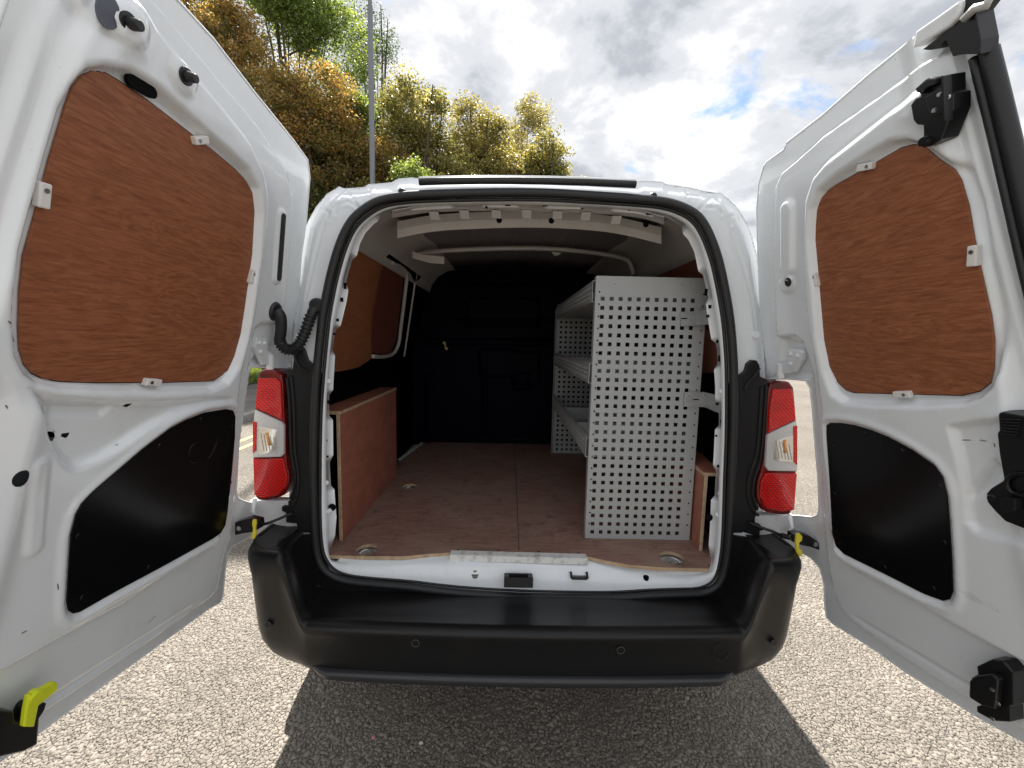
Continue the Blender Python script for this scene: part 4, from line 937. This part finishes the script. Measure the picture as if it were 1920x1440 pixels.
    # raised caps with chamfered front on the two horns
    for side in (-1, 1):
        if side < 0: cp = [(474,1034),(486,1008),(500,1003),(553,1010),(560,1030),(558,1052),(516,1046),(492,1040)]; fr_ = [(472,1042),(492,1044),(516,1050),(560,1056),(560,1075),(516,1094),(474,1090)]
        else: cp = [(1488,1060),(1484,1040),(1470,1033),(1420,1031),(1402,1040),(1400,1062),(1440,1066),(1462,1066)]; fr_ = [(1489,1066),(1466,1071),(1442,1070),(1400,1066),(1400,1090),(1440,1117),(1486,1117)]
        cr = [(516,1047),(516,1093)] if side < 0 else [(1441,1068),(1441,1116)]
        v, f = tube([atY(x, y, 1.085 if 500 < x < 1450 else 1.09) for x, y in cr], .0022, 6)
    # horn parting lines
    for side in (-1, 1):
        for zz in (.605,):
            k2 = [i for i in range(m) if side*(plan[i, 0]-xc) > .705 and plan[i, 1] < 1.3]
            pth = [np.r_[plan[i]-nn[i]*.0085, zz] for i in k2]
            if len(pth) > 2: v, f = tube(pth, .0012, 6); mk('parting_line', v, f, M['gloss'], b, smooth=True)
bumper()

# ------------------------------------------------------------------ shelving unit
def perf(o, eu, ev, W_, H_, holes):
    """flat sheet with rectangular holes on a grid. holes: (u edges list, v edges list) of kept/removed bands"""
    us, vs, cut = holes; V = []; idx = {}; Fc = []
    def vid(i, j):
        if (i, j) not in idx: idx[(i, j)] = len(V); V.append(np.asarray(o)+np.asarray(eu)*us[i]+np.asarray(ev)*vs[j])
        return idx[(i, j)]
    for i in range(len(us)-1):
        for j in range(len(vs)-1):
            if not cut(i, j): Fc.append([vid(i, j), vid(i+1, j), vid(i+1, j+1), vid(i, j+1)])
    return np.array(V), Fc
def grid(lo, hi, first, pitch, size, n):
    e = [lo]
    for k in range(n): e += [first+k*pitch-size/2, first+k*pitch+size/2]
    return e+[hi]
SX0, SX1, SY0, SZ0 = atZ(1098,1010,FZ)[0], atZ(1291,1013,FZ)[0], 1.42, FZ+.001
SZ1 = atY(1113,518,SY0)[2]
def shelving():
    L = 1.13; Wd = SX1-SX0
    root = empty('shelving_unit', ((SX0+SX1)/2, SY0+L/2, SZ0), 'grey perforated steel shelving unit bolted along the right side of the load area', 'shelving unit')
    h0 = atY(1130,560,SY0); h1 = atY(1299,562,SY0); hb = atY(1114.5,997,SY0); pitch = (h1[0]-h0[0])/10; nrow = 28
    pv = (h0[2]-hb[2])/(nrow-1); hs = .0138
    u0 = h0[0]-SX0
    def endpanel(Y, nm, lab=None):
        us = grid(0, Wd, u0, pitch, hs, 11); vs = grid(0, SZ1-SZ0, hb[2]-SZ0, pv, hs, nrow)
        V, Fc = perf((SX0, Y, SZ0), (1, 0, 0), (0, 0, 1), Wd, 0, (us, vs, lambda i, j: i % 2 == 1 and j % 2 == 1))
        p = mk(nm, V, Fc, M['shelf'], root, solid=.0012)
        for sx in (0, Wd): mk('panel_flange', *box(SX0+sx-(.0 if sx else .0025), SX0+sx+(.0025 if sx else 0), Y-.001, Y+.028, SZ0, SZ1), M['shelf'], p)
        mk('panel_flange', *box(SX0, SX1, Y+.0013, Y+.028, SZ1, SZ1+.0024), M['shelf'], p)
        return p
    p = endpanel(SY0, 'end_panel')
    Vh = []
    for sx in (u0*.48, Wd-u0*.42):
        z = SZ1-.052
        while z > SZ0+.03: Vh.append(cyl((SX0+sx, SY0-.0008, z), (0, -1, 0), .0030, .0008, 8)); z -= pv*1.335
    for x, y in ((1153,532), (1279,534)): Vh.append(cyl(atY(x, y, SY0-.001), (0, -1, 0), .0016, .0006, 6))
    h = mk('fixing_holes', *join(Vh), M['hole'], p, kind='stuff')
    endpanel(SY0+L, 'end_panel')
    # shelves: floor, back lip, perforated front lip
    for zlo, zhi in ((.888, .955), (1.155, 1.222), (1.438, 1.508)):
        t = mk('shelf_tray', *box(SX0+.004, SX1-.004, SY0+.004, SY0+L-.004, zlo, zlo+.0016), M['shelf'], root)
        n = 52; ps = (L-.06)/n
        us = grid(0, L-.006, .03+ps/2, ps, ps*.42, n); vs = [0, .012, .022, .029, .039, .046, .056, zhi-zlo]
        V, Fc = perf((SX0-.012, SY0+.003, zlo), (0, 1, 0), (0, 0, 1), 0, 0, (us, vs, lambda i, j: i % 2 == 1 and j in (1, 3, 5)))
        mk('front_lip', V, Fc, M['shelf'], t, solid=.0016)
        mk('lip_return', *box(SX0-.013, SX0+.004, SY0+.003, SY0+L-.003, zlo-.0016, zlo), M['shelf'], t)
        mk('lip_return', *box(SX0-.0115, SX0-.002, SY0+.003, SY0+L-.003, zhi, zhi+.0016), M['shelf'], t)
        mk('back_lip', *box(SX1-.006, SX1-.004, SY0+.004, SY0+L-.004, zlo+.0016, zhi+.02), M['shelf'], t)
        for yy in (SY0+.31, SY0+.70): mk('divider', *box(SX0-.008, SX1-.01, yy, yy+.0015, zlo+.0017, zhi-.004), M['shelf'], t)
    # uprights at the far end with bolt holes
    for Y in (SY0+L-.03,):
        u = mk('upright', *box(SX0-.016, SX0-.014, Y, Y+.035, SZ0, SZ1-.03), M['shelf'], root)
        us_ = mk('upright', *box(SX0-.016, SX0+.012, Y+.035, Y+.037, SZ0, SZ1-.03), M['shelf'], root)
        Vh = [cyl((SX0-.002, Y+.0348, z), (0, -1, 0), .0032, .0008, 8) for z in np.arange(SZ0+.05, SZ1-.06, .045)]
        mk('fixing_holes', *join(Vh), M['hole'], us_, kind='stuff')
    # cranked steel brackets to the van frame
    for pts, bolts in ((((1275,587),(1311,582),(1331,579),(1331,608),(1312,610),(1277,612)), ((1297,596), (1326,593))),
                       (((1283,735),(1320,735),(1353,743),(1351,776),(1320,763),(1282,762)), ((1291,748), (1344,757)))):
        Ys = [SY0-.006, SY0-.008, YR+.06, YR+.06, SY0-.008, SY0-.006]
        q = [atY(x, y, Y) for (x, y), Y in zip(pts, Ys)]
        V = np.array(q); V2 = V+[0, -.003, 0]; Vv = np.vstack([V, V2])
        Fc = [[0, 1, 4, 5], [1, 2, 3, 4], [11, 10, 7, 6], [10, 9, 8, 7]]+[[i, i+6, (i+1) % 6+6, (i+1) % 6] for i in range(6)]
        b = mk('fixing_bracket', Vv, Fc, material('galvanised', (.42, .43, .44), .4, .6), root, bevel=.0005)
        P = atY(*bolts[0], SY0-.011); v, f = cyl(P, (0, -1, 0), .0085, .005, 6); mk('bolt', v, f, M['steel'], b)
        P = atY(*bolts[1], YR+.050); v, f = cyl(P, (0, -1, 0), .0055, .005, 6); mk('bolt', v, f, M['mech'], b)
        x, y = bolts[0]; dx = -14 if y < 700 else 14
        Y = SY0-.0105; s_ = [atY(x+dx-5, y+1, Y), atY(x+dx+5, y+1, Y)]; v, f = tube(s_, .0022, 6); mk('slot', v, f, M['hole'], b)
shelving()

# ------------------------------------------------------------------ road
def road_mat():
    m = bpy.data.materials.new('chipped_asphalt'); m.use_nodes = True; nt = m.node_tree; N = nt.nodes; L = nt.links; b = N['Principled BSDF']
    tc = N.new('ShaderNodeTexCoord')
    vo = N.new('ShaderNodeTexVoronoi'); vo.inputs['Scale'].default_value = 75; L.new(tc.outputs['Object'], vo.inputs['Vector'])
    v2 = N.new('ShaderNodeTexVoronoi'); v2.feature = 'DISTANCE_TO_EDGE'; v2.inputs['Scale'].default_value = 75; L.new(tc.outputs['Object'], v2.inputs['Vector'])
    n = N.new('ShaderNodeTexNoise'); n.inputs['Scale'].default_value = 1.4; n.inputs['Detail'].default_value = 8; L.new(tc.outputs['Object'], n.inputs['Vector'])
    n2 = N.new('ShaderNodeTexNoise'); n2.inputs['Scale'].default_value = 190; n2.inputs['Detail'].default_value = 4; L.new(tc.outputs['Object'], n2.inputs['Vector'])
    sp_ = N.new('ShaderNodeSeparateXYZ'); L.new(vo.outputs['Color'], sp_.inputs[0])
    r = N.new('ShaderNodeValToRGB'); e = r.color_ramp.elements; e[0].color = (.215, .19, .16, 1); e[1].color = (.35, .312, .266, 1); e.new(.5).color = (.285, .252, .212, 1); L.new(sp_.outputs[0], r.inputs[0])
    ed = N.new('ShaderNodeMapRange'); ed.inputs[2].default_value = .1; L.new(v2.outputs['Distance'], ed.inputs[0])
    mx = N.new('ShaderNodeMixRGB'); mx.inputs[1].default_value = (.15, .128, .105, 1); L.new(ed.outputs[0], mx.inputs[0]); L.new(r.outputs[0], mx.inputs[2])
    m2 = N.new('ShaderNodeMixRGB'); m2.blend_type = 'MULTIPLY'; m2.inputs[0].default_value = .6; L.new(mx.outputs[0], m2.inputs[1]); L.new(n.outputs[0], m2.inputs[2])
    L.new(m2.outputs[0], b.inputs['Base Color']); b.inputs['Roughness'].default_value = .85
    ad = N.new('ShaderNodeMath'); ad.operation = 'MULTIPLY_ADD'; ad.inputs[1].default_value = .5; L.new(n2.outputs[0], ad.inputs[0]); L.new(ed.outputs[0], ad.inputs[2])
    bp = N.new('ShaderNodeBump'); bp.inputs['Strength'].default_value = .9; bp.inputs['Distance'].default_value = .006; L.new(ad.outputs[0], bp.inputs['Height']); L.new(bp.outputs[0], b.inputs['Normal'])
    return m
M['road'] = road_mat()
def chip_mat():
    m = bpy.data.materials.new('stone_chips'); m.use_nodes = True; nt = m.node_tree; N = nt.nodes; L = nt.links; b = N['Principled BSDF']
    at = N.new('ShaderNodeAttribute'); at.attribute_name = 'tone'; r = N.new('ShaderNodeValToRGB'); e = r.color_ramp.elements
    e[0].color = (.215, .190, .160, 1); e[1].color = (.335, .297, .252, 1); e.new(.55).color = (.268, .236, .199, 1)
    L.new(at.outputs['Fac'], r.inputs[0])
    tc = N.new('ShaderNodeTexCoord'); n2 = N.new('ShaderNodeTexNoise'); n2.inputs['Scale'].default_value = 240; n2.inputs['Detail'].default_value = 3; L.new(tc.outputs['Object'], n2.inputs['Vector'])
    m2 = N.new('ShaderNodeMixRGB'); m2.blend_type = 'MULTIPLY'; m2.inputs[0].default_value = .5; L.new(r.outputs[0], m2.inputs[1]); L.new(n2.outputs[0], m2.inputs[2])
    n5 = N.new('ShaderNodeTexNoise'); n5.inputs['Scale'].default_value = 2.2; n5.inputs['Detail'].default_value = 7; L.new(tc.outputs['Object'], n5.inputs['Vector']); r5 = N.new('ShaderNodeMapRange'); r5.inputs[1].default_value = .35; r5.inputs[2].default_value = .6; r5.inputs[3].default_value = .72; r5.inputs[4].default_value = 1.12; L.new(n5.outputs[0], r5.inputs[0]); m5 = N.new('ShaderNodeMixRGB'); m5.blend_type = 'MULTIPLY'; m5.inputs[0].default_value = 1; L.new(m2.outputs[0], m5.inputs[1]); L.new(r5.outputs[0], m5.inputs[2]); L.new(m5.outputs[0], b.inputs['Base Color']); b.inputs['Roughness'].default_value = .7
    bp = N.new('ShaderNodeBump'); bp.inputs['Strength'].default_value = .5; bp.inputs['Distance'].default_value = .002; L.new(n2.outputs[0], bp.inputs['Height']); L.new(bp.outputs[0], b.inputs['Normal'])
    return m
M['chip'] = chip_mat()
mk('road', *box(-3.9, 60, -40, 260, -.3, 0), M['road'], kind='structure')
def chips():
    # irregular flat stones bedded in the surface where single stones can be seen
    step = .0128; X, Y = np.meshgrid(np.arange(-2.6, 2.9, step), np.arange(.25, 4.6, step)); X = X.ravel(); Y = Y.ravel()
    # keep those in view and not hidden
    q = np.stack([X, Y, np.zeros_like(X)], 1)-CAM; zc = q@CF; px = 960+F*(q@CR)/zc; py = 720-F*(q@CU)/zc
    k = (zc > .2) & (px > -80) & (px < 2000) & (py > 700) & (py < 1540)
    k &= ~((px > 640) & (px < 1340) & (py < 1180)); k &= (Y < 3.0) | (RNG.random(len(X)) < .5)
    X, Y = X[k], Y[k]; n = len(X)
    X = X+RNG.uniform(-.007, .007, n); Y = Y+RNG.uniform(-.007, .007, n)
    S = 6; th = np.linspace(0, 2*math.pi, S, endpoint=False)[None]+RNG.uniform(0, 1, (n, 1))
    rad = np.clip(RNG.lognormal(math.log(.0052), .38, (n, 1)), .002, .012)*(1+.28*RNG.uniform(-1, 1, (n, S)))
    el_ = RNG.uniform(.65, 1.3, (n, 1)); ro = RNG.uniform(0, math.pi, (n, 1))
    ax = np.cos(th)*rad*el_; ay = np.sin(th)*rad/el_; bx = ax*np.cos(ro)-ay*np.sin(ro); by = ax*np.sin(ro)+ay*np.cos(ro)
    tx = RNG.normal(0, .08, (n, 1)); ty = RNG.normal(0, .08, (n, 1)); h = RNG.uniform(.0004, .0028, (n, 1))
    bot = np.stack([X[:, None]+bx, Y[:, None]+by, np.full((n, S), -.002)], -1)
    top = np.stack([X[:, None]+bx*.80, Y[:, None]+by*.80, np.maximum(h+bx*tx+by*ty, .0004)], -1)
    V = np.concatenate([bot, top], 1).reshape(-1, 3); base = np.arange(n)[:, None]*2*S
    i = np.arange(S); j = (i+1) % S
    side = np.stack([base+i, base+j, base+j+S, base+i+S], -1).reshape(-1, 4)
    me = bpy.data.meshes.new('stone_chips'); me.vertices.add(len(V)); me.vertices.foreach_set('co', V.ravel())
    topf = (base+S+i).reshape(-1)
    me.loops.add(side.size+topf.size); me.loops.foreach_set('vertex_index', np.r_[side.ravel(), topf].astype(np.int32))
    me.polygons.add(len(side)+n); me.polygons.foreach_set('loop_start', np.r_[np.arange(len(side))*4, side.size+np.arange(n)*S].astype(np.int32))
    me.update(calc_edges=True); me.validate()
    a = me.attributes.new('tone', 'FLOAT', 'POINT'); a.data.foreach_set('value', np.repeat(RNG.random(n), 2*S).astype(np.float32))
    o = bpy.data.objects.new('stone_chips', me); scene.collection.objects.link(o); me.materials.append(M['chip'])
    o['kind'] = 'stuff'; o['label'] = 'pale stone chippings bedded in the road surface'; o['category'] = 'gravel'
    print('chips', n)
chips()
# kerb, pavement, verge on the left; far verge on the right
M['kerb'] = material('kerb_concrete', (.33, .32, .30), .8, bump=(90, .5, .004), var=(2, .4, .7, (.22, .21, .19)))
M['pave'] = material('path_asphalt', (.14, .135, .13), .85, bump=(160, .5, .004), var=(3, .4, .7, (.20, .19, .175)))
for i in range(18):
    y0 = -6+i*.92
    mk('kerb_stone', *box(-4.03, -3.90, y0+.004, y0+.914, -.1, .11), M['kerb'], None, kind='structure', bevel=.012)
mk('pavement', *box(-6.2, -4.035, -40, 10.5, -.3, .10), M['pave'], kind='structure')
for i in range(7):
    x0 = -3.9+i*.92
    mk('kerb_stone', *box(x0+.004, x0+.914, 10.46, 10.58, -.1, .11), M['kerb'], None, kind='structure', bevel=.012)
M['soil'] = material('verge_soil', (.06, .075, .03), .9, bump=(12, .8, .03), var=(5, .4, .6, (.11, .09, .05)))
V_ = [(-60, -40), (-6.205, -40), (-6.205, 10.59), (2.6, 10.59), (2.6, 60), (2.6, 260), (-60, 260)]
mk('verge', *prism([(x, y, -.3) for x, y in V_], (0, 0, .42)), M['soil'], kind='structure')
# worn double yellow line beside the kerb
def worn_paint():
    m = bpy.data.materials.new('worn_yellow_paint'); m.use_nodes = True; nt = m.node_tree; N = nt.nodes; L = nt.links; b = N['Principled BSDF']
    tc = N.new('ShaderNodeTexCoord'); n = N.new('ShaderNodeTexNoise'); n.inputs['Scale'].default_value = 45; n.inputs['Detail'].default_value = 6; L.new(tc.outputs['Object'], n.inputs['Vector'])
    r = N.new('ShaderNodeMapRange'); r.inputs[1].default_value = .45; r.inputs[2].default_value = .55; L.new(n.outputs[0], r.inputs[0])
    mx = N.new('ShaderNodeMixRGB'); mx.inputs[1].default_value = (.26, .22, .18, 1); mx.inputs[2].default_value = (.60, .45, .14, 1); L.new(r.outputs[0], mx.inputs[0]); L.new(mx.outputs[0], b.inputs['Base Color']); b.inputs['Roughness'].default_value = .8
    return m
M['yl'] = worn_paint()
for x in (-3.30, -3.08): mk('yellow_line', *box(x, x+.075, -10, 10.3, .0035, .0045), M['yl'], kind='structure')
def foliage_mat(name, cols, trans=.45):
    m = bpy.data.materials.new(name); m.use_nodes = True; nt = m.node_tree; N = nt.nodes; L = nt.links; N.clear()
    out = N.new('ShaderNodeOutputMaterial'); at = N.new('ShaderNodeAttribute'); at.attribute_name = 'tone'; r = N.new('ShaderNodeValToRGB'); e = r.color_ramp.elements
    while len(e) < len(cols): e.new(.5)
    for i, (p, c) in enumerate(cols): e[i].position = p; e[i].color = (*c, 1)
    L.new(at.outputs['Fac'], r.inputs[0])
    d = N.new('ShaderNodeBsdfPrincipled'); d.inputs['Roughness'].default_value = .42; L.new(r.outputs[0], d.inputs['Base Color'])
    t = N.new('ShaderNodeBsdfTranslucent'); g = N.new('ShaderNodeMixRGB'); g.blend_type = 'MULTIPLY'; g.inputs[0].default_value = 1; g.inputs[2].default_value = (2.2, 2.0, 1.2, 1); L.new(r.outputs[0], g.inputs[1]); L.new(g.outputs[0], t.inputs[0])
    mx = N.new('ShaderNodeMixShader'); mx.inputs[0].default_value = trans; L.new(d.outputs[0], mx.inputs[1]); L.new(t.outputs[0], mx.inputs[2]); L.new(mx.outputs[0], out.inputs[0])
    return m
COP = foliage_mat('copper_leaves', [(0, (.07, .075, .03)), (.35, (.16, .15, .055)), (.66, (.27, .19, .065)), (.84, (.44, .24, .07)), (1, (.52, .46, .30))])
GRN = foliage_mat('fresh_green_leaves', [(0, (.04, .07, .014)), (.5, (.15, .21, .055)), (1, (.27, .33, .11))])
OLV = foliage_mat('olive_leaves', [(0, (.065, .075, .028)), (.5, (.17, .175, .06)), (.85, (.30, .26, .10)), (1, (.46, .42, .26))])
GLD = foliage_mat('golden_leaves', [(0, (.07, .07, .03)), (.5, (.20, .185, .065)), (.85, (.34, .30, .115)), (1, (.50, .46, .28))])
DGR = foliage_mat('dark_green_leaves', [(0, (.012, .025, .008)), (.6, (.04, .075, .02)), (1, (.09, .14, .035))])
M['bark'] = material('bark', (.09, .07, .05), .9, bump=(40, .8, .01))
def leaves(C, n_per, spread, size, mat, parent, nm='crown', droop=0, slim=1.6):
    C = np.asarray(C); k = len(C); n = k*n_per
    ctr = np.repeat(C, n_per, 0); off = RNG.normal(0, 1, (n, 3)); off /= np.linalg.norm(off, axis=1)[:, None]; off *= (RNG.random((n, 1))**.5)
    off[:, 2] *= .75; P = ctr+off*np.repeat(RNG.uniform(.6, 1.25, k), n_per)[:, None]*spread
    if droop: P[:, 2] -= droop*RNG.random(n)**2
    d = RNG.normal(0, 1, (n, 3)); d[:, 2] = d[:, 2]*.5-.2-droop; d /= np.linalg.norm(d, axis=1)[:, None]
    e = np.cross(d, RNG.normal(0, 1, (n, 3))); e /= np.linalg.norm(e, axis=1)[:, None]
    s = (size*RNG.uniform(.6, 1.35, n))[:, None]
    nrm = np.cross(d, e)
    V = np.stack([P-d*s*.5, P+e*s*.5/slim-d*s*.05+nrm*s*.08, P+d*s*.5, P-e*s*.5/slim-d*s*.05+nrm*s*.08], 1).reshape(-1, 3)
    Q = np.arange(4*n).reshape(-1, 4)
    tone = np.clip(np.repeat(RNG.normal(.5, .17, k), n_per)+RNG.normal(0, .2, n)+.12*off[:, 2], 0, 1)
    o = mk(nm, V, Q, mat, parent); a = o.data.attributes.new('tone', 'FLOAT', 'POINT'); a.data.foreach_set('value', np.repeat(tone, 4).astype(np.float32)); return o
LEAFK, SIZEK = 1.7, .72
def tree(nm, base, height, rad, mat, label, cat='tree', clumps=170, n_per=120, spread=.45, size=.085, lo=.15, trunk=.09, stems=3, droop=0, slim=1.6, lobes=5, inner=.35):
    base = np.asarray(base, float); root = empty(nm, base, label, cat, 'trees and bushes behind the van')
    lob = []
    for i in range(lobes):
        a = RNG.uniform(0, 2*math.pi); t = RNG.uniform(.25, .95); rr = rad*(1-t*.55)*.6
        lob.append((base+[math.cos(a)*rr, math.sin(a)*rr, height*(lo+(1-lo)*t*.9)], rad*RNG.uniform(.35, .62)*(1.15-.5*t)))
    lob.append((base+[0, 0, height*.86], rad*.40)); lob.append((base+[0, 0, height*.5], rad*.7))
    C = []
    while len(C) < clumps:
        c, r = lob[RNG.integers(len(lob))]; d = RNG.normal(0, 1, 3); d /= np.linalg.norm(d); C.append(c+d*r*(inner+(1-inner)*RNG.random()**.5)*[1, 1, 1.15])
    C = np.array(C); C[:, 2] = np.maximum(C[:, 2], base[2]+.2)
    leaves(C, int(n_per*LEAFK), spread*1.1, size*SIZEK, mat, root, droop=droop, slim=slim)
    O = []
    while len(O) < clumps//3:
        c, r = lob[RNG.integers(len(lob))]; d = RNG.normal(0, 1, 3); d[2] = abs(d[2]) if RNG.random() < .7 else d[2]; d /= np.linalg.norm(d); O.append(c+d*r*RNG.uniform(.95, 1.2))
    O = np.array(O); O[:, 2] = np.maximum(O[:, 2], base[2]+.3)
    leaves(O, 26, spread*.6, size*SIZEK*1.1, mat, root, nm='outer_twigs', droop=droop, slim=slim)['kind'] = 'stuff'
    parts = []
    for s in range(stems):
        a = RNG.uniform(0, 2*math.pi); pth = [base+[math.cos(a)*.1, math.sin(a)*.1, -.05]]
        for t in (.25, .5, .75, .92): pth.append(base+[math.cos(a)*rad*.35*t+RNG.normal(0, .06), math.sin(a)*rad*.35*t+RNG.normal(0, .06), height*t])
        parts.append(tube(sp(pth, 4, False), np.linspace(trunk, trunk*.2, 17), 7))
        for j in range(10):
            c = C[RNG.integers(len(C))]; q = pth[1]+(pth[3]-pth[1])*RNG.random(); midp = (q+c)/2+[0, 0, -.1]
            parts.append(tube(sp([q, midp, c], 3, False), np.linspace(trunk*.4, trunk*.08, 7), 5))
    mk('trunk', *join(parts), M['bark'], root, smooth=True)
    return root
def at(px, Y): return atY(px, 640, Y)[0]
def gx(px, Y, z=.12): return (at(px, Y), Y, z)
def hh(px, py, Y): return atY(px, py, Y)[2]-.12
tree('copper_tree', gx(395, 12), hh(395,-110,12), 3.0, COP, 'tall copper leaved tree rising right behind the wide left door', clumps=330, n_per=150, size=.10, spread=.42, inner=.5)
tree('copper_tree', gx(575, 11.8), hh(575,150,11.8), 2.4, COP, 'orange brown tree left of the lamp post, above the van roof corner', clumps=280, n_per=150, size=.10, spread=.40, inner=.5)
tree('green_tree', gx(585, 14), hh(585,-110,14), 2.7, GRN, 'bright green tree standing taller behind the copper trees', clumps=330, n_per=110, size=.12, spread=.55, inner=.3)
tree('larch_tree', gx(700, 17), hh(700,-40,17), 2.2, DGR, 'thin dark green tree with wispy twigs beside the lamp post top', clumps=150, n_per=120, size=.13, spread=.6, droop=.3, slim=3)
tree('green_bush', gx(675, 12.5), hh(675,130,12.5), 1.1, GRN, 'yellow green sapling pressed against the lamp post', clumps=110, n_per=120, size=.09, spread=.35)
tree('copper_tree', gx(790, 13.5), hh(790,130,13.5), 2.3, OLV, 'olive and bronze tree just right of the lamp post', clumps=200, n_per=130, size=.11, spread=.42)
tree('golden_tree', gx(885, 15.5), hh(885,185,15.5), 2.6, GLD, 'golden leaved tree over the middle of the van roof', clumps=220, n_per=120, size=.12, spread=.45)
tree('willow_tree', gx(975, 17), hh(975,160,17), 2.3, GLD, 'pale feathery willow with upright shoots at the right end of the tree row', clumps=170, n_per=120, size=.15, spread=.45, slim=3.5)
tree('green_bush', gx(765, 10.5), hh(765,285,10.5), .9, GRN, 'small bright green bush peeping over the left part of the roof', clumps=70, n_per=120, size=.08, spread=.3, lo=.4)
tree('golden_bush', gx(1015, 14.5), hh(1015,225,14.5), 1.7, OLV, 'bronze bush tapering off low over the van roof', clumps=150, n_per=120, size=.11, spread=.4)
tree('golden_bush', gx(1095, 16), hh(1095,305,16), .9, OLV, 'lowest sparse bush at the right end of the hedge line', clumps=30, n_per=60, size=.11, spread=.3)
tree('dark_bush', gx(505, 10.2), 4.2, 1.9, DGR, 'dark green bush low between the left tail lamp and the door', clumps=170, n_per=120, size=.08, spread=.4, lo=.0)
for px_, py_, Y_, r_, m_, nm_, lb_ in ((645,215,12.2,1.5,OLV,'copper_bush','bronze bush filling the gap left of the lamp post foot'),(725,240,13.0,1.4,COP,'copper_bush','copper bush directly right of the lamp post, under the olive tree'),
                                  (835,240,14.2,1.7,OLV,'olive_bush','dense olive bush between the olive tree and the golden tree'),(935,255,14.8,1.8,GLD,'golden_bush','dense golden bush in front of the pale willow'),(1030,285,15.2,1.4,OLV,'olive_bush','low olive bush below the right end of the golden foliage')):
    tree(nm_, gx(px_, Y_), hh(px_, py_, Y_), r_, m_, lb_, clumps=190, n_per=130, size=.10, spread=.42, lo=.3, inner=.2)
tree('olive_tree', (-15.5, 11, .12), 13.5, 3.2, OLV, 'olive tree showing past the top outer corner of the left door', clumps=160, n_per=120, size=.12, spread=.55)
# grass on the verge
def grass():
    n = 26000; X = RNG.uniform(-11, -6.25, n); Y = RNG.uniform(6, 16, n); h = RNG.uniform(.06, .22, n); a = RNG.uniform(0, 2*math.pi, n); w = .012
    lx, ly = RNG.normal(0, .05, n), RNG.normal(0, .05, n)
    V = np.stack([np.c_[X-np.cos(a)*w, Y-np.sin(a)*w, np.full(n, .11)], np.c_[X+np.cos(a)*w, Y+np.sin(a)*w, np.full(n, .11)], np.c_[X+lx, Y+ly, .11+h]], 1).reshape(-1, 3)
    o = mk('verge_grass', V, np.arange(3*n).reshape(-1, 3), GRN, None, kind='stuff', label='rough grass along the foot of the bushes', cat='grass')
    t = o.data.attributes.new('tone', 'FLOAT', 'POINT'); t.data.foreach_set('value', np.repeat(RNG.random(n), 3).astype(np.float32))
grass()
# lamp post
def post():
    Y = 10.2; base = atY(703, 640, Y); base[2] = .11; root = empty('lamp_post', base, 'tall thin grey steel lamp post in front of the trees', 'lamp post')
    g = material('galvanised_post', (.20, .21, .23), .5, .3)
    tp = atY(700, 12, Y)[2]
    v, f = join([cyl(base, (0, 0, 1), .085, 1.4, 20), cyl(base+[0, 0, 1.4], (0, 0, 1), .068, tp-1.5, 20, .060)]); mk('post_shaft', v, f, g, root)
    v, f = cyl((base[0], base[1], tp-.12), (0, 0, 1), .046, 3.5, 16, .036); mk('upper_shaft', v, f, g, root)
    mk('lamp_head', *obox((base[0]+.5, base[1], tp+3.4), (1.1, 0, .08), (0, .28, 0), (0, 0, .12)), g, root, bevel=.03)
    mk('access_door', *obox((base[0], base[1]-.084, .9), (.09, 0, 0), (0, .01, 0), (0, 0, .5)), g, root, bevel=.004)
post()
# loose pebbles in the shade of the bumper
for (x, y), c, lab in (((700,1382), (.5, .22, .2), 'tiny pink pebble on the shaded road'), ((789,1393), (.55, .55, .52), 'tiny pale pebble on the shaded road')):
    P = atZ(x, y, .004); bm = bmesh.new(); bmesh.ops.create_icosphere(bm, subdivisions=2, radius=.006)
    for v_ in bm.verts: v_.co += Vector(RNG.normal(0, .0008, 3)); v_.co.z *= .7
    me = bpy.data.meshes.new('pebble'); bm.to_mesh(me); bm.free(); o = bpy.data.objects.new('pebble', me); scene.collection.objects.link(o); o.location = P
    me.materials.append(material('pebble_stone', c, .7)); o['label'] = lab; o['category'] = 'pebble'
